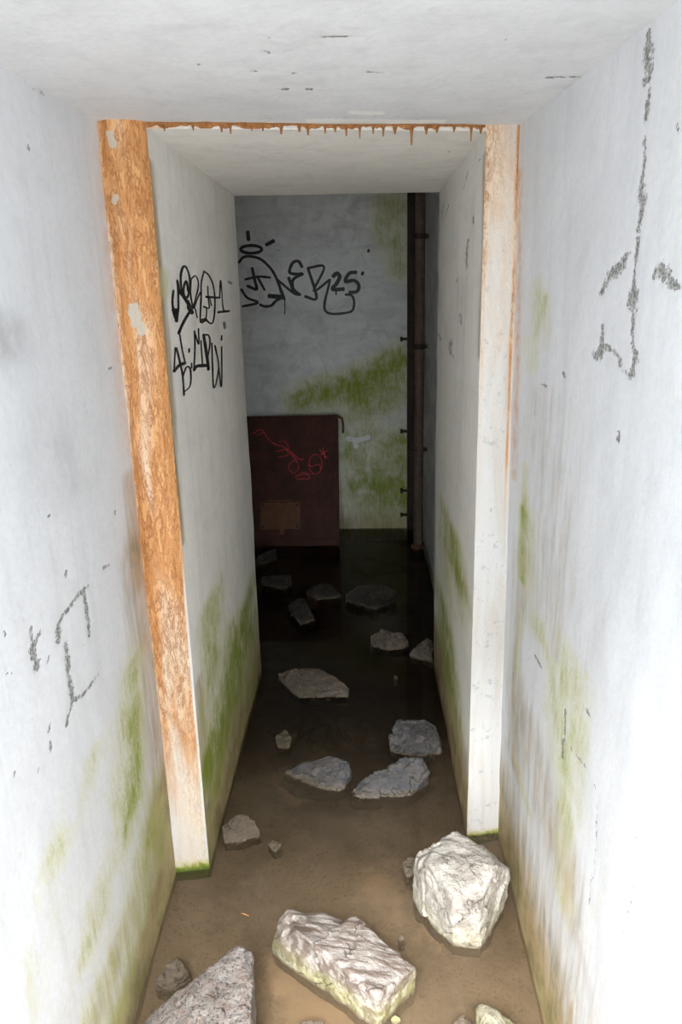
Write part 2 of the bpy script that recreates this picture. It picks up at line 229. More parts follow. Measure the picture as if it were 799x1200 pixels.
ROCKS = {
 'granite': [(-0.3061, 1.4228, 0.15), (-0.3367, 1.4202, 0.14), (-0.3853, 1.3752, 0.13), (-0.4477, 1.3348, 0.1), (-0.5151, 1.3132, 0.05), (-0.5438, 1.2684, 0.02), (-0.2862, 1.4179, 0.13), (-0.2634, 1.3116, 0.13), (-0.2527, 1.1627, 0.11), (-0.3977, 1.1591, 0.09), (-0.2651, 1.359, 0.0), (-0.2443, 1.2288, 0.0)],
 'wet': [(-0.5307, 1.4378, 0.03), (-0.5039, 1.4632, 0.05), (-0.4768, 1.4832, 0.05), (-0.461, 1.4681, 0.045), (-0.4448, 1.4655, 0.0), (-0.4779, 1.4343, 0.0), (-0.5267, 1.4363, 0.0)],
 'slabA': [(-0.2355, 1.5677, 0.08), (-0.2138, 1.5805, 0.1), (-0.1155, 1.594, 0.09), (-0.0753, 1.5736, 0.08), (-0.1845, 1.4856, 0.135), (-0.07, 1.3998, 0.12), (-0.2566, 1.5392, 0.03), (-0.259, 1.5471, 0.0), (-0.0728, 1.4021, 0.0), (-0.0721, 1.4777, 0.115)],
 'slabB': [(-0.0418, 1.5563, 0.105), (0.1057, 1.4355, 0.075), (0.0141, 1.3352, 0.105), (-0.1539, 1.4627, 0.13), (-0.0893, 1.4983, 0.12), (-0.002, 1.376, 0.0), (0.0776, 1.4444, 0.0), (0.11, 1.4651, 0.03), (-0.1142, 1.4353, 0.03)],
 'block': [(0.2473, 1.7962, 0.17), (0.1728, 1.7381, 0.17), (0.1495, 1.656, 0.185), (0.1591, 1.6346, 0.15), (0.2059, 1.5603, 0.165), (0.2787, 1.5597, 0.15), (0.331, 1.6463, 0.18), (0.3735, 1.6959, 0.12), (0.361, 1.6926, 0.07), (0.2996, 1.6391, 0.0), (0.2745, 1.6221, 0.0), (0.1984, 1.6706, 0.0), (0.1329, 1.7251, 0.04), (0.1187, 1.7266, 0.09), (0.1237, 1.7343, 0.12), (0.3027, 1.7499, 0.16)],
 'corner': [(0.2397, 1.3392, 0.07), (0.2573, 1.3307, 0.08), (0.2826, 1.3119, 0.08), (0.3178, 1.3043, 0.06), (0.3434, 1.277, 0.03), (0.2382, 1.2999, 0.05), (0.2409, 1.2238, 0.06), (0.3248, 1.2524, 0.0), (0.2315, 1.2707, 0.0)],
 'muddy': [(0.2079, 1.354, 0.03), (0.1813, 1.3413, 0.012), (0.2272, 1.3371, 0.02), (0.2074, 1.304, 0.02), (0.1799, 1.3099, 0.0), (0.2311, 1.3205, 0.0)],
 'jambstone': [(-0.4595, 1.9785, 0.04), (-0.4102, 2.0131, 0.06), (-0.3804, 2.0129, 0.06), (-0.3414, 1.9874, 0.02), (-0.3433, 1.9731, 0.0), (-0.4504, 1.9428, -0.0)],
 'pebbleA': [(-0.3145, 1.9381, 0.01), (-0.2959, 1.9411, 0.02), (-0.2681, 1.926, 0.02), (-0.2665, 1.9276, 0.0), (-0.2881, 1.9093, 0.0)],
 'slate': [(-0.293, 2.3103, 0.0), (-0.2355, 2.3272, 0.03), (-0.1402, 2.3232, 0.06), (-0.0701, 2.282, 0.06), (-0.0613, 2.2664, 0.04), (-0.0789, 2.2129, 0.0), (-0.1046, 2.1947, 0.0), (-0.1946, 2.2417, 0.0), (-0.321, 2.2797, -0.02), (-0.2547, 2.2038, -0.03), (-0.1082, 2.1941, -0.03)],
 'ridge': [(-0.067, 2.1991, 0.0), (-0.0111, 2.2181, 0.05), (0.1362, 2.2614, 0.1), (0.183, 2.2609, 0.09), (0.2133, 2.2357, 0.05), (0.2079, 2.2347, 0.0), (0.0832, 2.1892, 0.0), (-0.0235, 2.1627, 0.0), (-0.0498, 2.1626, -0.03), (0.1072, 2.1532, -0.03)],
 'side': [(0.0792, 2.4761, 0.04), (0.1129, 2.5162, 0.08), (0.2149, 2.5105, 0.09), (0.2589, 2.5014, 0.07), (0.2706, 2.4209, 0.01), (0.1694, 2.3993, 0.0), (0.0772, 2.4268, 0.0), (0.2127, 2.4057, 0.07)],
 'pebbleB': [(-0.3522, 2.5217, 0.01), (-0.3157, 2.5564, 0.025), (-0.2877, 2.4996, 0.02), (-0.2939, 2.4518, 0.0), (-0.3392, 2.4577, 0.0)],
 'flat': [(-0.3954, 2.9935, 0.03), (-0.3184, 2.9859, 0.05), (-0.2173, 2.992, 0.05), (-0.1398, 2.921, 0.05), (-0.0767, 2.8531, 0.03), (-0.0805, 2.8281, 0.0), (-0.2886, 2.824, 0.0), (-0.3643, 2.9335, 0.0)],
 'speckle': [(0.015, 3.3578, 0.03), (0.0646, 3.3387, 0.07), (0.1581, 3.3173, 0.07), (0.1983, 3.3066, 0.03), (0.1803, 3.2769, 0.0), (0.1023, 3.2516, 0.0), (0.0304, 3.2982, 0.0)],
 'nook': [(0.1955, 3.192, 0.02), (0.2491, 3.2249, 0.06), (0.2825, 3.2462, 0.08), (0.3105, 3.2442, 0.05), (0.2973, 3.1356, 0.0), (0.2178, 3.1708, 0.0)],
 'hump': [(-0.1158, 3.8595, 0.04), (-0.0492, 3.8708, 0.09), (0.1013, 3.8914, 0.09), (0.1751, 3.8634, 0.06), (0.1557, 3.8506, 0.0), (0.0551, 3.7364, -0.0), (-0.0791, 3.8694, 0.0)],
 'lowA': [(-0.3393, 3.9537, 0.03), (-0.2742, 4.0055, 0.05), (-0.2058, 4.0042, 0.06), (-0.1366, 3.9215, 0.02), (-0.1558, 3.9084, -0.0), (-0.2691, 3.8871, 0.0)],
 'tilt': [(-0.427, 3.7605, 0.03), (-0.3593, 3.7453, 0.08), (-0.3221, 3.7328, 0.07), (-0.2977, 3.6305, 0.05), (-0.2626, 3.612, 0.0), (-0.338, 3.5504, 0.0), (-0.399, 3.6921, -0.0)],
 'lowB': [(-0.6183, 4.1396, 0.05), (-0.517, 4.1379, 0.06), (-0.4364, 4.1351, 0.06), (-0.4302, 4.0988, 0.01), (-0.4951, 4.046, 0.0), (-0.5927, 4.1158, 0.0)],
 'beside': [(0.0943, 1.8465, 0.02), (0.1175, 1.8593, 0.03), (0.1469, 1.8488, 0.03), (0.1405, 1.8282, -0.0), (0.1044, 1.8047, 0.0)],
 'dim': [(-0.6907, 4.4894, 0.05), (-0.6293, 4.5282, 0.07), (-0.5747, 4.623, 0.06), (-0.567, 4.5864, 0.02), (-0.6293, 4.4986, 0.0), (-0.6907, 4.4693, 0.0)],
 'dark': [(-0.1674, 1.326, 0.03), (-0.1434, 1.3241, 0.045), (-0.1132, 1.3327, 0.03), (-0.1022, 1.3283, 0.0), (-0.1679, 1.3175, 0.0)],
 'pebbleC': [(0.0699, 1.5907, 0.006), (0.0791, 1.5957, 0.012), (0.0876, 1.5875, 0.012), (0.0875, 1.5857, 0.0), (0.0718, 1.583, 0.0)],
 'pebbleD': [(0.0433, 1.357, 0.01), (0.0534, 1.3606, 0.016), (0.065, 1.3554, 0.012), (0.0648, 1.3527, 0.0), (0.045, 1.3504, 0.0)],
 'pebbleE': [(0.1156, 2.9834, 0.01), (0.1235, 2.9913, 0.014), (0.1343, 2.9831, 0.01), (0.1303, 2.9786, 0.0), (0.1154, 2.9788, 0.0)],
}
TAGS = {
 'tagL': [
  (0.021, 0.0048, [(1.986, 1.6437), (1.9672, 1.6157), (1.9743, 1.5919), (1.996, 1.5794), (2.0164, 1.588), (2.0328, 1.6152), (2.0385, 1.6697)]),
  (0.0389, 0.0089, [(1.9738, 1.5978), (1.9944, 1.5749)]),
  (0.0317, 0.0072, [(2.013, 1.5972), (1.9944, 1.5673)]),
  (0.0288, 0.0063, [(2.0375, 1.6667), (2.052, 1.6426), (2.0958, 1.6272), (2.1404, 1.6079), (2.1717, 1.588)]),
  (0.0236, 0.0051, [(2.1226, 1.6208), (2.0799, 1.6428), (2.0843, 1.6828), (2.1209, 1.7061), (2.159, 1.7021), (2.1856, 1.6789), (2.1682, 1.6433), (2.1317, 1.6256), (2.0991, 1.6366), (2.1141, 1.6586), (2.1441, 1.6685), (2.153, 1.6432)]),
  (0.0315, 0.0069, [(2.1728, 1.5913), (2.1142, 1.5764), (2.0482, 1.5532), (2.0076, 1.5363)]),
  (0.0525, 0.011, [(2.1487, 1.6014), (2.1861, 1.5844)]),
  (0.0195, 0.004, [(2.2032, 1.6761), (2.1825, 1.6401), (2.1943, 1.6074), (2.2147, 1.5972), (2.2642, 1.6202), (2.3231, 1.6407)]),
  (0.0182, 0.0037, [(2.2032, 1.6761), (2.2628, 1.6856), (2.2995, 1.6712), (2.2875, 1.6473), (2.2182, 1.6071), (2.2297, 1.5936), (2.2493, 1.5695)]),
  (0.0367, 0.0077, [(2.1364, 1.6176), (2.1818, 1.5944)]),
  (0.0198, 0.0038, [(2.3892, 1.6992), (2.3421, 1.6685), (2.3269, 1.6268), (2.2897, 1.558), (2.3752, 1.5589)]),
  (0.0393, 0.0077, [(2.2938, 1.5596), (2.3669, 1.562)]),
  (0.0237, 0.0044, [(2.3905, 1.7027), (2.4622, 1.6922), (2.5218, 1.6639), (2.5343, 1.6302), (2.5176, 1.585), (2.4691, 1.5485), (2.4103, 1.5505), (2.3758, 1.5606)]),
  (0.0171, 0.0032, [(2.4308, 1.6592), (2.4233, 1.623), (2.4262, 1.5939), (2.3533, 1.6004)]),
  (0.0347, 0.0063, [(2.3945, 1.6274), (2.6143, 1.6244)]),
  (0.0207, 0.0036, [(2.6143, 1.6244), (2.6581, 1.6814), (2.6632, 1.6023), (2.679, 1.5821)]),
  (0.0399, 0.0068, [(2.5707, 1.5782), (2.7885, 1.578)]),
  (0.0177, 0.0033, [(2.4395, 1.6303), (2.4681, 1.6007)]),
  (0.0165, 0.0032, [(2.3436, 1.5987), (2.3869, 1.591), (2.3646, 1.5556)]),
  (0.0166, 0.0037, [(2.02, 1.5326), (2.0307, 1.504), (2.0572, 1.4575)]),
  (0.0152, 0.0035, [(1.9287, 1.4441), (1.9622, 1.5021)]),
  (0.0346, 0.0079, [(1.9298, 1.447), (1.9926, 1.4551), (2.0566, 1.456)]),
  (0.0189, 0.0043, [(1.9751, 1.5013), (2.0066, 1.4555), (2.023, 1.4222), (2.0203, 1.3743)]),
  (0.0188, 0.0041, [(2.023, 1.4222), (2.067, 1.4438), (2.1097, 1.4366), (2.1155, 1.4094), (2.0925, 1.3885), (2.0305, 1.3827)]),
  (0.0224, 0.0048, [(2.1178, 1.4894), (2.1147, 1.4807)]),
  (0.0198, 0.0042, [(2.1345, 1.4494), (2.1329, 1.4361)]),
  (0.019, 0.004, [(2.2001, 1.534), (2.189, 1.4806), (2.1578, 1.4254)]),
  (0.0401, 0.0081, [(2.1653, 1.4281), (2.2057, 1.4347), (2.3357, 1.4251)]),
  (0.0182, 0.0037, [(2.1969, 1.5341), (2.2441, 1.4942), (2.2567, 1.5384)]),
  (0.0173, 0.0034, [(2.2818, 1.5024), (2.2741, 1.4322)]),
  (0.0403, 0.0078, [(2.3233, 1.5179), (2.352, 1.4438), (2.3588, 1.4101)]),
  (0.0242, 0.0046, [(2.3233, 1.5179), (2.3957, 1.5108), (2.4055, 1.4844), (2.3507, 1.4403)]),
  (0.0222, 0.0041, [(2.4361, 1.4863), (2.4154, 1.3475), (2.5103, 1.4038), (2.4774, 1.4762)]),
  (0.0239, 0.0042, [(2.5103, 1.4038), (2.541, 1.3369), (2.5889, 1.4653)]),
  (0.0246, 0.0043, [(2.6023, 1.5012), (2.5966, 1.486)]),
 ],
 'tagB': [
  (0.0176, 0.0165, [(-0.7346, 2.0394), (-0.7326, 1.9861)]),
  (0.0176, 0.0166, [(-0.6181, 1.9536), (-0.5664, 1.9785)]),
  (0.0139, 0.0131, [(-0.6486, 1.927), (-0.6532, 1.919), (-0.6657, 1.9121), (-0.6845, 1.9072), (-0.7073, 1.9049), (-0.7315, 1.9055), (-0.7541, 1.9089), (-0.7723, 1.9147), (-0.784, 1.9222), (-0.7877, 1.9304), (-0.783, 1.9385), (-0.7705, 1.9453), (-0.7517, 1.9502), (-0.7289, 1.9524), (-0.7047, 1.9518), (-0.6822, 1.9485), (-0.664, 1.9427), (-0.6523, 1.9353), (-0.6486, 1.927)]),
  (0.0127, 0.0121, [(-0.8041, 1.8481), (-0.7716, 1.881), (-0.7206, 1.8845), (-0.6582, 1.865), (-0.6035, 1.8156), (-0.5679, 1.7602), (-0.5452, 1.6988), (-0.5308, 1.6495), (-0.5146, 1.6097)]),
  (0.0129, 0.0124, [(-0.5165, 1.6245), (-0.569, 1.6011), (-0.6026, 1.5709), (-0.6481, 1.5657), (-0.6796, 1.5788)]),
  (0.0193, 0.0185, [(-0.6189, 1.633), (-0.5294, 1.6224)]),
  (0.0052, 0.005, [(-0.5106, 1.6121), (-0.5149, 1.513)]),
  (0.0141, 0.0134, [(-0.7183, 1.8123), (-0.7038, 1.7269), (-0.6975, 1.6779), (-0.7566, 1.7001)]),
  (0.0115, 0.0109, [(-0.7696, 1.7407), (-0.683, 1.7569), (-0.6004, 1.7489)]),
  (0.0115, 0.011, [(-0.6833, 1.7508), (-0.6427, 1.6705)]),
  (0.0116, 0.0111, [(-0.7988, 1.6802), (-0.761, 1.624), (-0.6919, 1.5915), (-0.7964, 1.5691)]),
  (0.0128, 0.0122, [(-0.5563, 1.7357), (-0.5146, 1.6097)]),
  (0.0115, 0.011, [(-0.5563, 1.7357), (-0.4514, 1.6476), (-0.407, 1.6343)]),
  (0.0153, 0.0146, [(-0.4793, 1.746), (-0.4511, 1.6538)]),
  (0.014, 0.0133, [(-0.3876, 1.8104), (-0.4116, 1.8471), (-0.4501, 1.836), (-0.4715, 1.7798), (-0.4274, 1.7666), (-0.3854, 1.768), (-0.4347, 1.7449), (-0.4548, 1.7211), (-0.4504, 1.6721), (-0.407, 1.6343)]),
  (0.0114, 0.0109, [(-0.3498, 1.8035), (-0.2419, 1.8069), (-0.3166, 1.6568), (-0.206, 1.7274)]),
  (0.0128, 0.0122, [(-0.3498, 1.8035), (-0.2988, 1.6134), (-0.3753, 1.6237)]),
  (0.0115, 0.0111, [(-0.206, 1.7274), (-0.2436, 1.528), (-0.0831, 1.5157), (-0.0501, 1.5645), (-0.0619, 1.6202), (-0.1064, 1.6298)]),
  (0.0178, 0.017, [(-0.1865, 1.7452), (-0.1606, 1.7651), (-0.142, 1.7441), (-0.1621, 1.7021), (-0.1911, 1.6661), (-0.1158, 1.6644)]),
  (0.0077, 0.0073, [(-0.1694, 1.6656), (-0.1677, 1.6313)]),
  (0.0165, 0.0158, [(-0.0312, 1.7693), (-0.0782, 1.7632), (-0.1046, 1.7129), (-0.0473, 1.7176), (-0.0161, 1.6865), (-0.0295, 1.6477), (-0.0806, 1.6427)]),
  (0.019, 0.0181, [(0.0067, 1.7624), (0.013, 1.7598)]),
  (0.0163, 0.0155, [(0.0478, 1.9017), (0.0528, 1.9003)]),
 ],
 'tagP': [
  (0.0051, 0.0051, [(-0.2842, 0.5554), (-0.2872, 0.5327), (-0.2952, 0.5128), (-0.3073, 0.4982), (-0.322, 0.4905), (-0.3376, 0.4908), (-0.3521, 0.4989), (-0.3639, 0.514), (-0.3715, 0.5341), (-0.3739, 0.5569), (-0.371, 0.5796), (-0.363, 0.5995), (-0.3509, 0.6142), (-0.3361, 0.6219), (-0.3205, 0.6216), (-0.306, 0.6134), (-0.2942, 0.5984), (-0.2866, 0.5782), (-0.2842, 0.5554)]),
  (0.0071, 0.0072, [(-0.3014, 0.6551), (-0.2511, 0.5989)]),
  (0.0071, 0.0072, [(-0.2505, 0.647), (-0.2916, 0.6201)]),
  (0.0071, 0.0072, [(-0.2789, 0.665), (-0.2644, 0.596)]),
  (0.0062, 0.0062, [(-0.7613, 0.7693), (-0.6974, 0.7991), (-0.6568, 0.7417), (-0.6058, 0.6996), (-0.5445, 0.6779), (-0.5142, 0.626), (-0.586, 0.6067)]),
  (0.0061, 0.0062, [(-0.596, 0.648), (-0.514, 0.6568), (-0.443, 0.594), (-0.4123, 0.5934)]),
  (0.0082, 0.0082, [(-0.5039, 0.6412), (-0.4584, 0.584)]),
  (0.0061, 0.0061, [(-0.4646, 0.4714), (-0.4031, 0.5011), (-0.3729, 0.4597), (-0.4545, 0.4559)]),
  (0.0092, 0.0092, [(-0.3771, 0.5498), (-0.3517, 0.5391)]),
  (0.0051, 0.0051, [(-0.3517, 0.5412), (-0.3056, 0.5527), (-0.2907, 0.5197)]),
  (0.0051, 0.0051, [(-0.4441, 0.4813), (-0.342, 0.4919)]),
  (0.0051, 0.0051, [(-0.4848, 0.4922), (-0.515, 0.5439), (-0.4737, 0.5842), (-0.4435, 0.5427), (-0.4746, 0.4921)]),
  (0.0051, 0.0052, [(-0.7285, 0.7636), (-0.677, 0.7833)]),
  (0.0051, 0.0051, [(-0.5749, 0.7144), (-0.534, 0.7137), (-0.5139, 0.6671), (-0.5549, 0.6575)]),
  (0.0041, 0.0041, [(-0.6466, 0.7312), (-0.5957, 0.6839)]),
 ],
}

# ------------------------------------------------------------------ helpers
def _h(a):
    a = (a.astype(np.int64) & 0xffffffff).astype(np.uint64)
    a = (a ^ (a >> np.uint64(16)))*np.uint64(0x45d9f3b) & np.uint64(0xffffffff)
    a = (a ^ (a >> np.uint64(16)))*np.uint64(0x45d9f3b) & np.uint64(0xffffffff)
    return ((a ^ (a >> np.uint64(16))) & np.uint64(0xffff)).astype(np.float64)/65535.0
def vnoise(p, seed=0):
    i = np.floor(p).astype(np.int64); f = p-i; f = f*f*(3-2*f); r = 0
    for dx in (0, 1):
        for dy in (0, 1):
            for dz in (0, 1):
                w = (f[:, 0] if dx else 1-f[:, 0])*(f[:, 1] if dy else 1-f[:, 1])*(f[:, 2] if dz else 1-f[:, 2])
                r = r+w*_h((i[:, 0]+dx)*73856093+(i[:, 1]+dy)*19349663+(i[:, 2]+dz)*83492791+seed*7919)
    return r*2-1
def fbm(p, s, oct=4, seed=0, gain=.5):
    a = 1.0; t = 0; p = np.asarray(p)*s
    for k in range(oct): t = t+a*vnoise(p, seed+k); p = p*2.03; a *= gain
    return t
def link(name, me, mat=None, parent=None):
    o = bpy.data.objects.new(name, me); COL.objects.link(o)
    if mat is not None and me is not None: me.materials.append(mat)
    if parent is not None: o.parent = parent
    return o
def mesh_of(name, V, F, smooth=False):
    me = bpy.data.meshes.new(name); me.from_pydata([tuple(v) for v in V], [], [tuple(f) for f in F])
    if smooth: me.polygons.foreach_set('use_smooth', [True]*len(me.polygons))
    me.update(); return me
def tag(o, label=None, cat=None, group=None, kind=None):
    if label: o['label'] = label
    if cat: o['category'] = cat
    if group: o['group'] = group
    if kind: o['kind'] = kind
    return o
def empty(name, loc):
    o = bpy.data.objects.new(name, None); COL.objects.link(o); o.location = loc; o.empty_display_size = .1; return o

def field(surf, typ, U, V):
    """strength of one kind of mark at wall coordinates U, V"""
    out = np.zeros_like(U)
    for s, t, wu, wv, k, pts in PAINT:
        if s != surf or t != typ: continue
        best = np.full_like(U, 9.0); q = np.array(pts); q = np.stack([q[:, 0]/wu, q[:, 1]/wv], 1); x = U/wu; y = V/wv
        for a, b in zip(q[:-1], q[1:]):
            d = b-a; L = max(d@d, 1e-9); tt = np.clip(((x-a[0])*d[0]+(y-a[1])*d[1])/L, 0, 1)
            best = np.minimum(best, np.hypot(x-a[0]-tt*d[0], y-a[1]-tt*d[1]))
        if typ in ('crack_and_shade', 'white'): v = np.clip(1-best/1.6, 0, 1)*k
        else: v = k*np.exp(-(best/1.7)**2)
        out = np.maximum(out, v) if typ in ('crack_and_shade', 'white') else 1-(1-out)*(1-v)
    return out
KINDS = ('crack_and_shade', 'algae', 'brown', 'rust', 'white', 'grey', 'tan')
def sheet(name, us, vs, P, N, mat, surf=None, amp=.003, extra=None, kind='structure', parent=None, damp=0, hd=.09, moss=0, hm=.2):
    """a gently uneven surface sampled on a grid; marks are stored as point attributes"""
    us = np.asarray(us); vs = np.asarray(vs); U, V = np.meshgrid(us, vs, indexing='ij'); sh = U.shape; U = U.ravel(); V = V.ravel()
    X = P(U, V); n = np.asarray(N, float)
    at = {k: (field(surf, k, U, V) if surf else np.zeros_like(U)) for k in KINDS}
    if damp: at['brown'] = 1-(1-at['brown'])*(1-damp*np.exp(-(np.clip(V, 0, 9)/hd)**1.5))
    if moss: at['algae'] = 1-(1-at['algae'])*(1-moss*np.exp(-(np.clip(V, 0, 9)/hm)**1.5))
    if extra: extra(U, V, X, at)
    d = amp*fbm(X, 2.2, 3, 5)+amp*.25*fbm(X, 14, 2, 9)
    d = d-.0008*np.clip(at['crack_and_shade']*1.5, 0, 1)+at.pop('lift', 0)
    d *= np.minimum(1, 1)   # unevenness
    X = X+d[:, None]*n
    nu, nv = sh; idx = np.arange(nu*nv).reshape(sh)
    F = np.stack([idx[:-1, :-1], idx[1:, :-1], idx[1:, 1:], idx[:-1, 1:]], -1).reshape(-1, 4)
    a, b, c = X[F[0, 0]], X[F[0, 1]], X[F[0, 2]]
    if np.cross(b-a, c-a)@n < 0: F = F[:, ::-1]
    me = bpy.data.meshes.new(name); me.vertices.add(len(X)); me.vertices.foreach_set('co', X.ravel())
    me.loops.add(F.size); me.loops.foreach_set('vertex_index', F.ravel().astype(np.int32))
    me.polygons.add(len(F)); me.polygons.foreach_set('loop_start', np.arange(0, F.size, 4, dtype=np.int32))
    me.polygons.foreach_set('use_smooth', np.ones(len(F), bool)); me.update(calc_edges=True)
    for k, v in at.items():
        if np.abs(v).max() > 1e-3:
            t = me.attributes.new(k, 'FLOAT', 'POINT'); t.data.foreach_set('value', v.astype(np.float32))
    o = link(name, me, mat, parent)
    if kind: o['kind'] = kind
    return o
def rng(a, b, s): return np.linspace(a, b, max(2, int(round(abs(b-a)/s))+1))

# ------------------------------------------------------------------ materials
class NT:
    def __init__(s, name):
        s.m = bpy.data.materials.new(name); s.m.use_nodes = True; s.t = s.m.node_tree; s.t.nodes.clear()
        s.out = s.n('ShaderNodeOutputMaterial'); s.co = s.n('ShaderNodeTexCoord').outputs['Object']
    def n(s, k): return s.t.nodes.new(k)
    def l(s, a, b):
        if hasattr(a, 'is_output'): s.t.links.new(a, b)
        elif isinstance(a, (tuple, list)) and len(a) == 3 and len(getattr(b, 'default_value', (0, 0, 0))) == 4: b.default_value = (*a, 1)
        else: b.default_value = a
    def attr(s, name): a = s.n('ShaderNodeAttribute'); a.attribute_name = name; return a.outputs['Fac']
    def map(s, scale=(1, 1, 1), src=None):
        m = s.n('ShaderNodeMapping'); s.l(src or s.co, m.inputs[0]); m.inputs['Scale'].default_value = scale; return m.outputs[0]
    def noise(s, sc, det=4, rough=.55, v=None, dist=0):
        x = s.n('ShaderNodeTexNoise'); s.l(v or s.co, x.inputs['Vector']); x.inputs['Scale'].default_value = sc
        x.inputs['Detail'].default_value = det; x.inputs['Roughness'].default_value = rough; x.inputs['Distortion'].default_value = dist; return x.outputs['Fac']
    def vor(s, sc, feat='F1', v=None):
        x = s.n('ShaderNodeTexVoronoi'); x.feature = feat; s.l(v or s.co, x.inputs['Vector']); x.inputs['Scale'].default_value = sc; return x.outputs['Distance']
    def math(s, op, a, b=0.0, clamp=False):
        x = s.n('ShaderNodeMath'); x.operation = op; x.use_clamp = clamp; s.l(a, x.inputs[0]); s.l(b, x.inputs[1]); return x.outputs[0]
    def ramp(s, f, a, b, lo=0.0, hi=1.0):
        x = s.n('ShaderNodeMapRange'); x.interpolation_type = 'SMOOTHSTEP'; s.l(f, x.inputs[0])
        for i, v in enumerate((a, b, lo, hi)): x.inputs[i+1].default_value = v
        return x.outputs[0]
    def mix(s, f, a, b, mode='MIX'):
        x = s.n('ShaderNodeMix'); x.data_type = 'RGBA'; x.blend_type = mode; s.l(f, x.inputs[0]); s.l(a, x.inputs[6]); s.l(b, x.inputs[7]); return x.outputs[2]
    def bump(s, h, st=.3, dist=.004, prev=None):
        x = s.n('ShaderNodeBump'); x.inputs['Strength'].default_value = st; x.inputs['Distance'].default_value = dist; s.l(h, x.inputs['Height'])
        if prev: s.l(prev, x.inputs['Normal'])
        return x.outputs[0]
    def bsdf(s, col, rough=.7, nrm=None, spec=.4, metal=0.0):
        b = s.n('ShaderNodeBsdfPrincipled'); s.l(col, b.inputs['Base Color']); s.l(rough, b.inputs['Roughness'])
        b.inputs['Specular IOR Level'].default_value = spec; b.inputs['Metallic'].default_value = metal
        if nrm: s.l(nrm, b.inputs['Normal'])
        s.l(b.outputs[0], s.out.inputs[0]); return s.m

def plaster(name, base, tint, dirt=0.0):
    t = NT(name)
    big = t.noise(1.7, 5, .6); mid = t.noise(9, 5, .6); fine = t.noise(70, 4, .6)
    streak = t.noise(1, 5, .6, t.map((14, 14, 1.6)), .4)
    c = t.mix(t.ramp(big, .35, .7), base, tint)
    c = t.mix(t.ramp(streak, .45, .75, 0, .38), c, tuple(x*.74 for x in base))
    c = t.mix(t.ramp(mid, .55, .8, 0, .30), c, tuple(x*.8 for x in tint))
    c = t.mix(t.ramp(t.noise(26, 3, .7), .66, .72, 0, .22), c, tuple(x*.62 for x in base))
    c = t.mix(t.ramp(fine, .3, .75, 0, .16), c, tuple(x*.6 for x in base))
    if dirt:
        sm = t.noise(1, 5, .65, t.map((2.5, 2.5, 7)), .9); c = t.mix(t.ramp(sm, .42, .72, 0, dirt), c, tuple(x*.45 for x in base))
        c = t.mix(t.ramp(t.noise(5, 6, .7, None, 1.5), .50, .66, 0, dirt*.8), c, tuple(x*.5 for x in tint))
    # faint grey wash
    c = t.mix(t.math('MULTIPLY', t.attr('grey'), t.ramp(mid, .3, .65)), c, (.30, .30, .30))
    # damp ochre dirt
    br = t.attr('brown'); nb = t.noise(1, 5, .65, t.map((30, 30, 5)), .5)
    brm = t.ramp(t.math('ADD', br, t.math('MULTIPLY', t.math('SUBTRACT', nb, .5), .9)), .12, .85)
    bcol = t.mix(t.ramp(t.noise(12, 4, .6), .4, .65), (.40, .29, .16), (.24, .19, .09))
    c = t.mix(t.math('MULTIPLY', brm, t.ramp(br, .02, .2)), c, bcol)
    # algae: patchy, brushed downwards
    al = t.attr('algae'); na = t.noise(1, 6, .72, t.map((46, 46, 11)), .8); nb2 = t.noise(7, 5, .65, None, .5); nf = t.noise(150, 3, .7)
    am = t.math('ADD', al, t.math('ADD', t.math('MULTIPLY', t.math('SUBTRACT', na, .5), .9), t.math('ADD', t.math('MULTIPLY', t.math('SUBTRACT', nb2, .5), 1.1), t.math('MULTIPLY', t.math('SUBTRACT', nf, .5), .5))))
    amask = t.math('MULTIPLY', t.ramp(am, .10, 1.15), t.ramp(al, .02, .45))
    acol = t.mix(t.ramp(am, .35, 1.15), (.62, .60, .26), (.25, .30, .035))
    c = t.mix(amask, c, acol)
    # rust wash
    ru = t.attr('rust'); c = t.mix(t.math('MULTIPLY', ru, t.ramp(t.noise(40, 4, .6), .25, .7)), c, (.58, .27, .08))
    # efflorescence
    wh = t.ramp(t.math('ADD', t.attr('white'), t.math('MULTIPLY', t.math('SUBTRACT', t.noise(110, 4, .7), .5), .9)), .42, .62)
    wh = t.math('MULTIPLY', wh, t.ramp(t.attr('white'), .05, .2)); c = t.mix(wh, c, (.82, .82, .80))
    # cracks, spalls and the painted shade beside the efflorescence
    cr = t.attr('crack_and_shade'); n1 = t.math('SUBTRACT', t.noise(170, 5, .75), .5); n2 = t.math('SUBTRACT', t.noise(48, 4, .7), .5)
    cm = t.ramp(t.math('ADD', cr, t.math('ADD', t.math('MULTIPLY', n1, 1.3), t.math('MULTIPLY', n2, 1.7))), .56, .74)
    cm = t.math('MULTIPLY', cm, t.ramp(cr, .05, .35))
    ccol = t.mix(t.ramp(t.noise(190, 3, .7), .42, .58), (.10, .10, .09), (.40, .395, .38))
    c = t.mix(t.math('MULTIPLY', cm, .92), c, ccol)
    h = t.math('ADD', t.math('MULTIPLY', mid, .6), t.math('MULTIPLY', fine, .25))
    h = t.math('SUBTRACT', h, t.math('MULTIPLY', cm, .8)); h = t.math('ADD', h, t.math('MULTIPLY', wh, .5))
    return t.bsdf(c, t.ramp(mid, .3, .7, .55, .8), t.bump(h, .35, .006), .3)

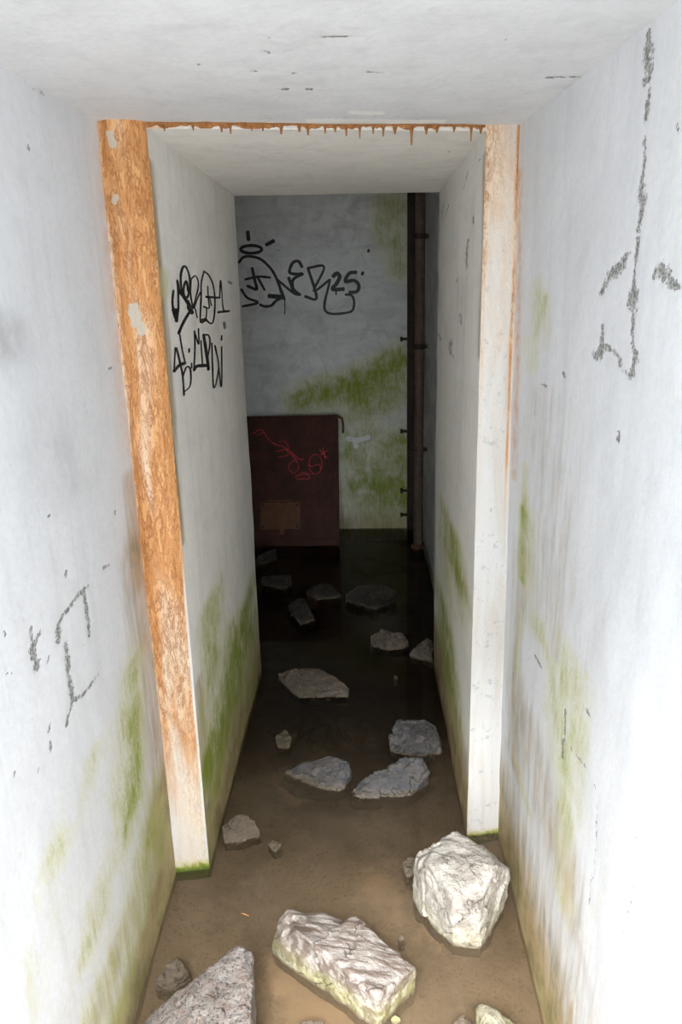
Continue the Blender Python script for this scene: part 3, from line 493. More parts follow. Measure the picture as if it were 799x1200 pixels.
def jamb_mat(name):
    t = NT(name); ru = t.attr('rust'); v = t.map((1, 1, .24))
    n1 = t.noise(34, 6, .66, v, .5); n2 = t.noise(80, 5, .66, v, .4); big = t.noise(11, 5, .6, t.map((1.8, 1.8, .22)), .6); fine = t.noise(120, 5, .7)
    vein = t.math('MAXIMUM', t.ramp(t.math('ABSOLUTE', t.math('SUBTRACT', n1, .5)), .0, .04, 1, 0), t.ramp(t.math('ABSOLUTE', t.math('SUBTRACT', n2, .5)), .0, .045, .8, 0))
    vein = t.math('MULTIPLY', vein, t.ramp(t.noise(13, 4, .6, v), .22, .42))
    pale = t.mix(t.ramp(fine, .3, .7), (.76, .64, .50), (.70, .55, .39))
    orange = t.mix(t.ramp(n2, .35, .68), (.68, .36, .15), (.54, .24, .08))
    f = t.ramp(t.math('ADD', t.math('MULTIPLY', ru, .75), t.math('MULTIPLY', t.math('SUBTRACT', big, .5), 2.0)), .08, .78)
    rc = t.mix(f, pale, orange)
    rc = t.mix(t.math('MULTIPLY', vein, t.ramp(ru, .40, .85, .10, .8)), rc, (.30, .105, .028))
    white = t.mix(t.ramp(big, .4, .7), (.66, .648, .628), (.615, .57, .51))
    white = t.mix(t.ramp(t.noise(40, 5, .75), .57, .68, 0, .7), white, (.36, .39, .41))
    m = t.ramp(t.math('ADD', ru, t.math('MULTIPLY', t.math('SUBTRACT', t.noise(18, 5, .7, v), .5), 1.0)), .10, .75)
    c = t.mix(m, white, rc)
    whp = t.math('MULTIPLY', t.ramp(t.math('ADD', t.attr('white'), t.math('MULTIPLY', t.math('SUBTRACT', t.noise(60, 4, .7), .5), 1.2)), .3, .5), t.ramp(t.attr('white'), .05, .2))
    c = t.mix(t.math('MULTIPLY', whp, .85), c, (.50, .47, .40))
    al = t.attr('algae'); am = t.math('ADD', al, t.math('MULTIPLY', t.math('SUBTRACT', t.noise(60, 5, .7), .5), .9))
    ac = t.mix(t.ramp(am, .35, .95), (.52, .46, .07), (.10, .16, .02)); c = t.mix(t.math('MULTIPLY', t.ramp(am, .2, .8), t.ramp(al, .03, .3)), c, ac)
    h = t.math('ADD', t.math('MULTIPLY', fine, .6), t.math('MULTIPLY', n1, 1.0))
    return t.bsdf(c, .62, t.bump(h, .6, .006), .35)

def rock_mat(name, cols, speck=.5, algae=0.0, rough=.75, stria=0.0, seed=0.0, grain=210):
    """stone: mottled, speckled; damp and silty towards the water line (z = 0)"""
    t = NT(name); g = t.n('ShaderNodeNewGeometry').outputs['Position']
    mp = t.n('ShaderNodeMapping'); t.l(g, mp.inputs[0]); mp.inputs['Location'].default_value = (seed, seed*.7, seed*1.3); p = mp.outputs[0]
    big = t.noise(14, 5, .6, p); mid = t.noise(45, 5, .65, p); sp = t.noise(grain, 3, .6, p); sp2 = t.vor(grain*.8, 'F1', p)
    c = t.mix(t.ramp(big, .36, .62), cols[0], cols[1]); c = t.mix(t.ramp(mid, .45, .72, 0, .7), c, cols[2])
    c = t.mix(t.ramp(sp, .54, .62, 0, speck), c, tuple(x*.30 for x in cols[0])); c = t.mix(t.ramp(sp2, .10, .22, speck*.8, 0), c, tuple(min(.8, x*1.5) for x in cols[0]))
    wv_ = t.n('ShaderNodeVectorMath'); wv_.operation = 'MULTIPLY_ADD'; nz = t.n('ShaderNodeTexNoise'); t.l(p, nz.inputs['Vector']); nz.inputs['Scale'].default_value = 18; nz.inputs['Detail'].default_value = 4; t.l(nz.outputs['Color'], wv_.inputs[0]); wv_.inputs[1].default_value = (.11, .11, .11); t.l(p, wv_.inputs[2])
    ck = t.math('MULTIPLY', t.ramp(t.vor(9, 'DISTANCE_TO_EDGE', wv_.outputs[0]), .0, .02, 1, 0), t.ramp(big, .50, .62)); c = t.mix(t.math('MULTIPLY', ck, .6), c, tuple(x*.35 for x in cols[2]))
    if stria:
        ms = t.n('ShaderNodeMapping'); t.l(p, ms.inputs[0]); ms.inputs['Rotation'].default_value = (0, 0, math.radians(40)); ms.inputs['Scale'].default_value = (6, 60, 30)
        st = t.noise(1, 4, .6, ms.outputs[0]); c = t.mix(t.ramp(st, .42, .58, 0, stria), c, (.17, .125, .10))
    else: st = mid
    sx = t.n('ShaderNodeSeparateXYZ'); t.l(g, sx.inputs[0]); z = t.math('ADD', sx.outputs[2], t.math('MULTIPLY', t.math('SUBTRACT', mid, .5), .03))
    if algae: c = t.mix(t.math('MULTIPLY', t.ramp(z, .02, .085, 1, 0), t.ramp(big, .3, .6, algae*.5, algae)), c, (.40, .40, .10))
    c = t.mix(t.ramp(z, .0, .016, .8, 0), c, (.15, .115, .075))
    r = t.math('MULTIPLY', t.ramp(z, .0, .03, .45, 1), rough)
    h = t.math('ADD', t.math('MULTIPLY', mid, 1), t.math('ADD', t.math('MULTIPLY', sp, .35), t.math('MULTIPLY', st, .8)))
    return t.bsdf(c, r, t.bump(t.math('SUBTRACT', h, ck), 1.0, .007), .45)

def paint_mat(name, col, rough=.5):
    t = NT(name); n = t.noise(60, 4, .7); return t.bsdf(t.mix(t.ramp(n, .35, .75), col, tuple(min(1, x*1.8+.015) for x in col)), rough, t.bump(n, .2, .001), .3)
def rust_metal(name, a, b, c0, sc=18):
    t = NT(name); n = t.noise(sc, 6, .65); f = t.noise(sc*6, 5, .7); st = t.noise(1, 5, .6, t.map((40, 40, 6)))
    c = t.mix(t.ramp(n, .35, .65), a, b); c = t.mix(t.ramp(f, .52, .68, 0, .8), c, c0); c = t.mix(t.ramp(st, .5, .7, 0, .5), c, tuple(x*.5 for x in a))
    return t.bsdf(c, t.ramp(f, .3, .7, .55, .85), t.bump(t.math('ADD', f, n), .5, .004), .3, .15)

M_OUT = plaster('whitewashed_plaster', (.735, .745, .765), (.68, .69, .71))
M_IN = plaster('brightened_damp_plaster', (.92, .89, .84), (.87, .84, .79), .12)  # base colour raised to stand in for lifted light inside the passage
M_BACK = plaster('brightened_stained_plaster', (.86, .86, .845), (.76, .765, .755), .45)  # base colour whitened so the dim chamber reads brighter than its light
M_JL = M_JR = jamb_mat('rust_streaked_limescale')
M_CRUST = rust_metal('rust_crust', (.40, .165, .045), (.27, .10, .028), (.66, .42, .22), 60)

def mud():
    t = NT('wet_mud'); big = t.noise(3.2, 6, .6); mid = t.noise(17, 5, .65); fine = t.noise(95, 4, .7)
    c = t.mix(t.ramp(big, .35, .65), (.40, .31, .215), (.265, .20, .135)); c = t.mix(t.ramp(mid, .5, .75, 0, .5), c, (.46, .37, .27))
    c = t.mix(t.ramp(fine, .52, .68, 0, .6), c, (.14, .105, .07)); c = t.mix(t.ramp(t.vor(60), .03, .12, .5, 0), c, (.50, .39, .27))
    ta = t.attr('tan'); m = t.ramp(t.math('ADD', ta, t.math('MULTIPLY', t.math('SUBTRACT', t.noise(32, 5, .7), .5), 1.3)), .2, .8)
    c = t.mix(t.math('MULTIPLY', m, t.ramp(ta, .02, .2)), c, (.58, .43, .29))
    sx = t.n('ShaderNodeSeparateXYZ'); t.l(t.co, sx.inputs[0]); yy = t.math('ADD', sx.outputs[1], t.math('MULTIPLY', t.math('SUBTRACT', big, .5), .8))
    c = t.mix(t.ramp(yy, 1.75, 2.7, 0, .93), c, (.040, .030, .021))  # mud colour darkens inward, standing in for light falling off along the passage
    return t.bsdf(c, .6, t.bump(t.math('ADD', mid, t.math('MULTIPLY', fine, .5)), .5, .008), .35)
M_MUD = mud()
def water_mat():
    t = NT('murky_shallow_water'); n = t.noise(7, 3, .5); bm = t.bump(n, .05, .01)
    tr = t.n('ShaderNodeBsdfTransparent'); tr.inputs[0].default_value = (.88, .83, .74, 1)
    df = t.n('ShaderNodeBsdfDiffuse'); df.inputs[0].default_value = (.27, .205, .140, 1)
    gl = t.n('ShaderNodeBsdfGlossy'); gl.inputs[0].default_value = (.62, .61, .58, 1); gl.inputs['Roughness'].default_value = .03; t.l(bm, gl.inputs['Normal'])
    m1 = t.n('ShaderNodeMixShader'); sx = t.n('ShaderNodeSeparateXYZ'); t.l(t.co, sx.inputs[0]); t.l(t.math('MULTIPLY', t.ramp(t.noise(2.3, 4, .6), .3, .7, .12, .34), t.ramp(sx.outputs[1], 1.8, 2.8, 1, .06)), m1.inputs[0]); t.l(tr.outputs[0], m1.inputs[1]); t.l(df.outputs[0], m1.inputs[2])  # murk fades inward too, so the painted falloff on the floor shows through
    fr = t.n('ShaderNodeFresnel'); fr.inputs['IOR'].default_value = 1.33; t.l(bm, fr.inputs['Normal'])
    m2 = t.n('ShaderNodeMixShader'); t.l(fr.outputs[0], m2.inputs[0]); t.l(m1.outputs[0], m2.inputs[1]); t.l(gl.outputs[0], m2.inputs[2]); t.l(m2.outputs[0], t.out.inputs[0]); return t.m
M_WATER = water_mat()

# ------------------------------------------------------------------ the setting
def mixf(a, b, f): return a+(b-a)*f
def XL(y, z):
    yc = np.maximum(y, .9); return mixf(-.573-.027*(yc-1.83), -.577+.047*(yc-1.83), z/2)
def XR(y, z):
    yc = np.maximum(y, 1.0); return mixf(.403+.014*(yc-1.99), .384-.08*(yc-1.99), z/2)
def YJ(x): return 1.844+(x+.477)*.1767
st3 = lambda a, b, c: np.stack(np.broadcast_arrays(a, b, c), 1).astype(float)
ys_l = np.concatenate([rng(ENTRY_Y, .74, .04)[:-1], rng(.74, 1.834, .0065)]); ys_r = np.concatenate([rng(ENTRY_Y, .68, .04)[:-1], rng(.68, 2.004, .0065)])
zs = rng(-.12, 2.03, .0068)
sheet('wall_left', ys_l, zs, lambda y, z: st3(XL(y, z), y, z), (1, 0, 0), M_OUT, 'outerL', damp=.85, hd=.15, moss=.42, hm=.42)
sheet('wall_right', ys_r, zs, lambda y, z: st3(XR(y, z), y, z), (-1, 0, 0), M_OUT, 'outerR', .004, damp=1.0, hd=.30, moss=.38, hm=.30)
zs2 = rng(-.12, 2.0, .009)
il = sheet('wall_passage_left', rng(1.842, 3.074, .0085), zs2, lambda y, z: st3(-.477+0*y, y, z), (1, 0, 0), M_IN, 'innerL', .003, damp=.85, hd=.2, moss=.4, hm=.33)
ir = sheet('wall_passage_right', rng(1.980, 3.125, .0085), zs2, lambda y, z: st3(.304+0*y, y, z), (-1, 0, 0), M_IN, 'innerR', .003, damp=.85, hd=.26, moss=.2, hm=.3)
# ceilings
cu = rng(-.72, .62, .009)
def ceil_P(x, s): y1 = YJ(x)+.004; return st3(x, mixf(ENTRY_Y, y1, s), 2.003)
s_ = np.concatenate([np.linspace(0, .62, 26)[:-1], np.linspace(.62, 1, 110)])
def ceil_sheet():
    us = cu; vs = s_; 
    def extra(U, V, X, at):
        for k in KINDS: at[k] = field('ceil', k, X[:, 0], X[:, 1])
        at['lift'] = -.0025*np.clip((X[:, 1]-1.8)/.1, 0, 1)*0
    return sheet('ceiling', us, vs, ceil_P, (0, 0, -1), M_OUT, None, .003, extra)
ceil_sheet()
def iceil_extra(U, V, X, at):
    for k in KINDS: at[k] = field('iceil', k, X[:, 0], X[:, 1])
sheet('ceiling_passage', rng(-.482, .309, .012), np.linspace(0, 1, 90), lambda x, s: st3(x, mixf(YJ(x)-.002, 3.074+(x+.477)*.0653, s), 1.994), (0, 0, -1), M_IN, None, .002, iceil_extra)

# the rust-streaked end faces of the thicker wall (door jambs) and the thin lintel edge
def jl_extra(U, V, X, at):
    e = np.clip((U+.573)/.096, 0, 1); z = np.clip(V/2, 0, 1)
    at['rust'] = np.clip((.42+.58*np.clip((z-.04)/.45, 0, 1)**.8)*(.62+.38*np.clip(e*1.6, 0, 1))+.4*np.exp(-((e-.12)/.12)**2)*np.clip((z-.08)/.3, 0, 1), 0, 1)*np.maximum(np.clip((V-.6)/.6, 0, 1), np.clip((1.0-e)/.06, .2, 1))  # rust thinned at the lower doorway edge to paint a bright arris highlight
    at['algae'] = np.maximum(np.clip(.95-V/.06, 0, 1), .35*np.exp(-((e-.9)/.15)**2)*np.clip(1-V/.9, 0, 1))
    bul = np.clip(np.sin(np.pi*e), 0, 1)**.6; at['lift'] = bul*(.020*np.clip((V-.3)/.8, 0, 1)+.001)+.004*fbm(X*np.array([1, 1, .3]), 30, 3, 3, .5)*np.clip((V-.15)/.5, 0, 1)*bul
    at['white'] = field('jamb', 'white', U, V)
JN = np.array([.1767, -1, 0])/math.hypot(.1767, 1)
sheet('trim_1', rng(-.612, -.475, .004), rng(-.12, 2.03, .005), lambda x, z: st3(x, YJ(x), z), JN, M_JL, None, .0015, jl_extra)
def jr_extra(U, V, X, at):
    e = np.clip((U-.304)/.085, 0, 1); z = np.clip(V/2, 0, 1)
    at['rust'] = np.clip(.62*np.clip((z-.66)/.3, 0, 1)*(1-.6*e)+.6*np.exp(-((e-.93)/.06)**2)*np.clip((z-.45)/.15, 0, 1)+.10*np.clip((z-.3)/.4, 0, 1)+.3*np.exp(-((e-.04)/.05)**2)*np.clip((z-.3)/.3, 0, 1), 0, 1)
    at['algae'] = np.clip(1.0-V/.035, 0, 1)*.8
    bul = np.clip(np.sin(np.pi*e), 0, 1)**.6; at['lift'] = bul*.004+.0025*fbm(X*np.array([1, 1, .5]), 30, 3, 8)*bul*np.clip((z-.3)/.4, 0, 1)
sheet('trim_2', rng(.302, .45, .004), rng(-.12, 2.03, .005), lambda x, z: st3(x, YJ(x), z), JN, M_JR, None, .0015, jr_extra)
def li_extra(U, V, X, at): at['rust'] = np.clip(.30-.25*np.sin((U+.3)*6), 0, 1)
lintel = sheet('trim_3', rng(-.482, .309, .006), np.linspace(1.990, 2.010, 5), lambda x, z: st3(x, YJ(x), z), JN, M_JL, None, .0008, li_extra)
# ragged crust and the drips hanging from it
def crust(x0, x1, n, depth, seed):
    V = []; F = []; xs = np.linspace(x0, x1, n)
    nz = fbm(np.stack([xs*60, xs*0+seed, xs*0], 1), 1, 3, seed); nz2 = fbm(np.stack([xs*35, xs*0, xs*0+seed], 1), 1, 3, seed+4)
    for x, a, b in zip(xs, nz, nz2):
        y = YJ(x); lo = 1.9985-.006*np.clip(.55+.9*a+.5*b-.9*max(0, x+.2), .12, 1.3); hi = 2.004+.001*b; th = .002+.003*abs(b)
        for (dy, z) in ((.006, lo+.002), (-th*.6, lo), (-th, (lo+hi)/2), (-.001, hi)): V.append((x-dy*.17, y+dy, z))
    for i in range(n-1):
        for k in range(3): a = i*4+k; F.append((a, a+4, a+5, a+1))
    return mesh_of('rust_crust', V, F, True)
link('rust_crust', crust(-.475, .300, 260, .0035, 2), M_CRUST, lintel)
def drip(L, r):
    V = []; F = []; rings = ((0.004, 1.5), (0, 1.15), (-.35*L, .75), (-.75*L, .6), (-.95*L, .45)); n = 7
    for z, k in rings:
        for j in range(n): a = 2*math.pi*j/n; V.append((r*k*math.cos(a), r*k*math.sin(a), z))
    V.append((0, 0, -L))
    for i in range(len(rings)-1):
        for j in range(n): F.append((i*n+j, i*n+(j+1) % n, (i+1)*n+(j+1) % n, (i+1)*n+j)[::-1])
    b = (len(rings)-1)*n
    for j in range(n): F.append((b+(j+1) % n, b+j, len(V)-1))
    return mesh_of('rust_drip', V, F, True)
random.seed(4)
for px, L in ((192, 6), (224, 5), (256, 7), (266, 9), (290, 5), (303, 5), (324, 9), (345, 6), (355, 10), (375, 8), (387, 6), (400, 11), (416, 14), (432, 8), (444, 11), (458, 8), (478, 22), (496, 8), (509, 6), (530, 5), (551, 17), (563, 7)):
    x = -.469+(px-175)/(563-175)*.758
    link('rust_drip', drip(L*.0017, .0026+.002*random.random()), M_CRUST, lintel).location = (x, YJ(x)-.002, 1.9945)

# the flooded chamber beyond
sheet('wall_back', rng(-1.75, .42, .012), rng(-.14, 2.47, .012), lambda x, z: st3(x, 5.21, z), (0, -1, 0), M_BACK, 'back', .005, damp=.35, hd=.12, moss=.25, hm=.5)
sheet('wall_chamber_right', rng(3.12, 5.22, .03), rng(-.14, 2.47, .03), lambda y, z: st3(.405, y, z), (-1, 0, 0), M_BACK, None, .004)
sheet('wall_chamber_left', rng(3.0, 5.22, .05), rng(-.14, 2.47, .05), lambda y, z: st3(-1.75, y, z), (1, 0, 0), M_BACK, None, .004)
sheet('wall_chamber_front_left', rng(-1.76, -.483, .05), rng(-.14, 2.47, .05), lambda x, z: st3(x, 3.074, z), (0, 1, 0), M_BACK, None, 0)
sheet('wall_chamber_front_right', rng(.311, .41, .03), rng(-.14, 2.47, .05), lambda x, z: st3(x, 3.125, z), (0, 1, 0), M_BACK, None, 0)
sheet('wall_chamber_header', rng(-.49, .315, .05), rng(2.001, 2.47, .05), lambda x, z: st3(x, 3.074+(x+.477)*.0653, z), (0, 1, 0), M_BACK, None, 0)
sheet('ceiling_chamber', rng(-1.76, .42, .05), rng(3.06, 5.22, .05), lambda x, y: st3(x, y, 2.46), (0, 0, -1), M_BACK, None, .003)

M_CORE = NT('raw_concrete'); M_CORE = M_CORE.bsdf(M_CORE.mix(M_CORE.ramp(M_CORE.noise(4, 6, .6), .3, .7), (.42, .41, .39), (.33, .32, .30)), .9)
def core(name, lo, hi):
    V = [(x, y, z) for x in (lo[0], hi[0]) for y in (lo[1], hi[1]) for z in (lo[2], hi[2])]
    o = link(name, mesh_of(name, V, [(0, 1, 3, 2), (4, 6, 7, 5), (0, 4, 5, 1), (2, 3, 7, 6), (0, 2, 6, 4), (1, 5, 7, 3)]), M_CORE); o['kind'] = 'structure'
core('wall_core_left', (-2.2, ENTRY_Y, -.3), (-.72, 1.80, 2.03)); core('wall_core_right', (.56, ENTRY_Y, -.3), (1.4, 2.0, 2.03))
core('wall_core_passage_left', (-2.2, 1.86, -.3), (-.488, 3.062, 2.03)); core('wall_core_passage_right', (.316, 2.02, -.3), (1.4, 3.112, 2.03))
core('wall_core_chamber_left', (-2.2, 3.062, -.3), (-1.77, 5.5, 2.48)); core('wall_core_chamber_right', (.425, 3.112, -.3), (1.4, 5.5, 2.48)); core('wall_core_back', (-1.77, 5.24, -.3), (.425, 5.5, 2.48))
zz = np.linspace(-.3, 2.003, 6); ww = mesh_of('wall_entrance', [(XL(ENTRY_Y, z)-.004, ENTRY_Y, z) for z in zz]+[(-.9, ENTRY_Y, z) for z in zz]+[(XR(ENTRY_Y, z)+.004, ENTRY_Y, z) for z in zz]+[(.9, ENTRY_Y, z) for z in zz]+[(-.9, ENTRY_Y, 2.2), (.9, ENTRY_Y, 2.2)],
    [(i, i+1, i+7, i+6) for i in range(5)]+[(i+12, i+13, i+19, i+18) for i in range(5)]+[(11, 5, 17, 23, 25, 24)])
link('wall_entrance', ww, M_CORE)['kind'] = 'structure'
core('ceiling_slab', (-2.2, ENTRY_Y, 2.02), (1.4, 3.058, 2.70)); core('ceiling_slab_chamber', (-2.2, 3.058, 2.48), (1.4, 5.5, 2.70))

def floor_z(x, y):
    P = st3(x, y, 0*x); return -.032+.010*fbm(P, 3.1, 3, 21)+.004*fbm(P, 18, 3, 4)+.075*np.clip((1.15-y)/.8, 0, 1)-.05*np.clip((y-3.0)/1.2, 0, 1)
def fl(name, xs, ys, surf):
    return sheet(name, xs, ys, lambda x, y: st3(x, y, floor_z(x, y)), (0, 0, 1), M_MUD, surf, 0.0)
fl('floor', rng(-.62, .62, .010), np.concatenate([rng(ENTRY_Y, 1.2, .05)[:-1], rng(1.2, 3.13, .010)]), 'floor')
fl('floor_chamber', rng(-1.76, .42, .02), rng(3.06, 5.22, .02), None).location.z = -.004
core('floor_slab', (-2.2, ENTRY_Y, -.45), (1.4, 5.5, -.20))
def ground_P(x, y): return st3(x, y, .045+.02*fbm(st3(x, y, 0*x), .9, 3, 2))
t = NT('trodden_earth_outside'); g_n = t.noise(2, 6, .6); M_GROUND = t.bsdf(t.mix(t.ramp(g_n, .3, .7), (.55, .54, .51), (.46, .45, .42)), .9, t.bump(g_n, .4, .02))
sheet('ground', rng(-7, 7, .25), rng(-14, ENTRY_Y+.02, .25), ground_P, (0, 0, 1), M_GROUND, None, 0)
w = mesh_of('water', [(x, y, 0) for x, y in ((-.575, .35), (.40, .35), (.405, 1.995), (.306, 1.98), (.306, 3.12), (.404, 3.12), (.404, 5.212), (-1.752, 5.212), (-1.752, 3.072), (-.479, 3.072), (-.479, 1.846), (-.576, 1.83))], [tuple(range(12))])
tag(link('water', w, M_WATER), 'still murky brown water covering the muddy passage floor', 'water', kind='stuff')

# ------------------------------------------------------------------ stones
def stone(name, hulls, mat, label, vox, amp, facet=.5, seed=1, depth=.07, group='broken stones lying in the water'):
    allp = np.array([p for h in hulls for p in h]); c = np.array([allp[:, 0].mean(), allp[:, 1].mean(), 0])
    bm = bmesh.new()
    for h in hulls:
        q = np.array(h)-c; m = q.mean(0); vs = [bm.verts.new(p) for p in q]
        for p in q:
            b = m+(p-m)*.96; vs.append(bm.verts.new((b[0], b[1], min(-depth, p[2]-.02))))
        r = bmesh.ops.convex_hull(bm, input=vs)
        junk = {e for e in r['geom_interior']+r['geom_unused'] if isinstance(e, bmesh.types.BMVert)}
        bmesh.ops.delete(bm, geom=list(junk), context='VERTS')
    bmesh.ops.recalc_face_normals(bm, faces=bm.faces)
    me = bpy.data.meshes.new(name); bm.to_mesh(me); bm.free()
    tmp = bpy.data.objects.new('tmp', me); COL.objects.link(tmp)
    md = tmp.modifiers.new('r', 'REMESH'); md.mode = 'VOXEL'; md.voxel_size = vox
    sm = tmp.modifiers.new('s', 'SMOOTH'); sm.factor = .5; sm.iterations = 1
    bpy.context.view_layer.update()
    dg = bpy.context.evaluated_depsgraph_get(); m2 = bpy.data.meshes.new_from_object(tmp.evaluated_get(dg))
    bpy.data.objects.remove(tmp); n = len(m2.vertices)
    X = np.empty(n*3); m2.vertices.foreach_get('co', X); X = X.reshape(-1, 3); N = np.empty(n*3); m2.vertices.foreach_get('normal', N); N = N.reshape(-1, 3)
    s = 1/max(np.ptp(allp[:, 0]), np.ptp(allp[:, 1]), .03)
    # chipped planar facets (each cell of the surface is tilted its own way), then fractal roughness
    rs = np.random.RandomState(seed); lo, hi = X.min(0), X.max(0); nc = 22; sd = lo+(hi-lo)*rs.rand(nc, 3); sd[:, 2] = np.maximum(sd[:, 2], 0)+.01; tilt = rs.randn(nc, 3)
    Xw = X+.10/s*np.stack([fbm(X+7, 3.5*s, 2, seed+50), fbm(X+17, 3.5*s, 2, seed+60), fbm(X+27, 3.5*s, 2, seed+70)], 1)
    k = np.argmin(((Xw[:, None, :]-sd[None])**2).sum(2), 1); pl = np.clip(((X-sd[k])*tilt[k]).sum(1)*s*1.6, -1, 1)
    amp = amp*1.6; d = amp*(facet*pl+(1-facet)*.6*fbm(X+seed*3.7, 2.6*s, 3, seed)+.22*fbm(X+seed, 9*s, 4, seed+9, .62))
    d += amp*.09*fbm((X@np.array([[.75, .6, 0], [-.6, .75, 0], [0, 0, 1.]]))*np.array([1.5, 9, 9.])+seed, 2.0*s, 3, seed+30)
    X = X+N*d[:, None]
    m2.vertices.foreach_set('co', X.ravel()); m2.polygons.foreach_set('use_smooth', np.ones(len(m2.polygons), bool)); m2.update()
    try: m2.set_sharp_from_angle(angle=math.radians(30))
    except Exception: pass
    m2.materials.clear(); o = link(name, m2, mat); o.location = c
    return tag(o, label, 'rock', group)
K = ROCKS
RM = dict(
 granite=rock_mat('pink_grey_granite', ((.27, .243, .225), (.20, .172, .152), (.20, .115, .078)), .95, .0, .8, 0, 1.0, 150),
 block=rock_mat('pale_dusty_stone', ((.54, .505, .45), (.37, .335, .29), (.24, .205, .165)), .25, .2, .8, 0, 4.0),
 slab=rock_mat('banded_pale_stone', ((.50, .46, .42), (.36, .315, .28), (.22, .165, .135)), .22, .42, .75, .92, 2.0),
 slate=rock_mat('wet_blue_grey_slate', ((.06, .062, .068), (.105, .103, .104), (.035, .033, .03)), .12, 0, .5, .3, 6.0),
 brown=rock_mat('silt_covered_stone', ((.135, .102, .07), (.095, .072, .048), (.18, .14, .10)), .15, .0, .6, 0, 3.0),
 speck=rock_mat('coarse_speckled_stone', ((.17, .135, .105), (.11, .085, .065), (.23, .18, .135)), .6, 0, .75, 0, 8.0),
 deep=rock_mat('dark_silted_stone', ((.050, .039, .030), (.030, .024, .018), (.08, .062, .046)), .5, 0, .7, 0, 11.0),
 olive=rock_mat('lichen_speckled_stone', ((.30, .275, .20), (.21, .185, .115), (.11, .095, .055)), .5, .6, .75, 0, 9.0))
stone('granite_rock', [K['granite']], RM['granite'], 'large speckled pink-grey granite rock against left wall at bottom edge', .005, .010, .35, 1)
stone('wet_rock', [K['wet']], RM['brown'], 'small dark wet rock beside the big granite rock', .003, .006, .6, 2, depth=.034)
stone('slab_rock', [K['slabA'], K['slabB']], RM['slab'], 'long pale slab rock with green algae foot, front and centre', .0045, .008, .66, 3)
stone('block_rock', [K['block']], RM['block'], 'chunky pale dusty block of stone at the foot of right jamb', .0045, .009, .72, 4)
stone('corner_rock', [K['corner']], RM['olive'], 'yellowish lichen-speckled rock cut off at bottom right edge', .004, .006, .5, 5)
stone('muddy_rock', [K['muddy']], RM['brown'], 'small mud-brown rock left of the yellowish lichen rock', .003, .003, .4, 6, depth=.034)
stone('flat_rock', [K['jambstone']], RM['brown'], 'brown silt-covered rock beside the foot of rusty left jamb', .003, .006, .6, 7)
stone('pebble', [K['pebbleA']], RM['brown'], 'rounded brown pebble right of the silt-covered rock', .002, .003, .3, 8, depth=.034)
stone('slate_rock', [K['slate']], RM['slate'], 'blue-grey wet slate slab with orange silt at its left', .0045, .007, .6, 9)
stone('ridge_rock', [K['ridge']], RM['slate'], 'grey ridged slab tilted up to the right of blue-grey slate', .0045, .008, .6, 10)
stone('angular_rock', [K['side']], RM['slate'], 'dark angular rock against right passage wall behind the ridged slab', .004, .010, .7, 11)
stone('pebble', [K['pebbleB']], RM['brown'], 'half-sunken brown stone behind the blue-grey slate', .0025, .004, .4, 12, depth=.034)
stone('lozenge_rock', [K['flat']], RM['speck'], 'flat lozenge-shaped speckled slab lying alone mid-passage', .0045, .006, .4, 13)
stone('speckled_rock', [K['speckle']], RM['speck'], 'coarse speckled rock at the chamber threshold', .004, .008, .6, 14)
stone('nook_rock', [K['nook']], RM['speck'], 'dim rock half hidden by right passage wall end', .004, .007, .6, 15)
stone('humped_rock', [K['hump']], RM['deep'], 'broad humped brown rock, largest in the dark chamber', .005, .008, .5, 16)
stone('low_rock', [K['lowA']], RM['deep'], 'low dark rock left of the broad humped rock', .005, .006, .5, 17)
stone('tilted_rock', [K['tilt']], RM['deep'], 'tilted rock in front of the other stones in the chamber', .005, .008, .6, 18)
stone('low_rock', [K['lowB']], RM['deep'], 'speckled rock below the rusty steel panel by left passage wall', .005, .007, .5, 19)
stone('flat_rock', [K['beside']], RM['brown'], 'small brown stone touching left side of pale block', .003, .003, .4, 20, depth=.034)
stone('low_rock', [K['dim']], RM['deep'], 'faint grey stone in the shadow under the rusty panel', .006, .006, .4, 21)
stone('dark_rock', [K['dark']], RM['brown'], 'dark stone peeking up at bottom edge below the pale slab', .003, .003, .4, 22, depth=.034)
stone('pebble', [K['pebbleC']], RM['brown'], 'tiny brown pebble between pale slab and pale block', .0015, .0015, .3, 23, depth=.034)
stone('pebble', [K['pebbleD']], RM['olive'], 'tiny pale pebble below the lower end of pale slab', .0015, .0015, .3, 24, depth=.034)
stone('pebble', [K['pebbleE']], RM['block'], 'tiny white pebble right of the lozenge-shaped slab', .0015, .001, .3, 25, depth=.034)
# a fallen needle on the mud
nd = mesh_of('pine_needle', [(0, -.0008, 0), (.026, -.0010, .001), (.026, .0006, .001), (0, .0008, 0), (.013, 0, .0035)], [(0, 1, 4), (1, 2, 4), (2, 3, 4), (3, 0, 4), (3, 2, 1, 0)])
o = tag(link('pine_needle', nd, paint_mat('dry_needle', (.55, .25, .08), .7)), 'thin orange needle floating near the left jamb foot', 'needle'); o.location = (-.355, 1.675, .0005); o.rotation_euler = (0, 0, -.45)

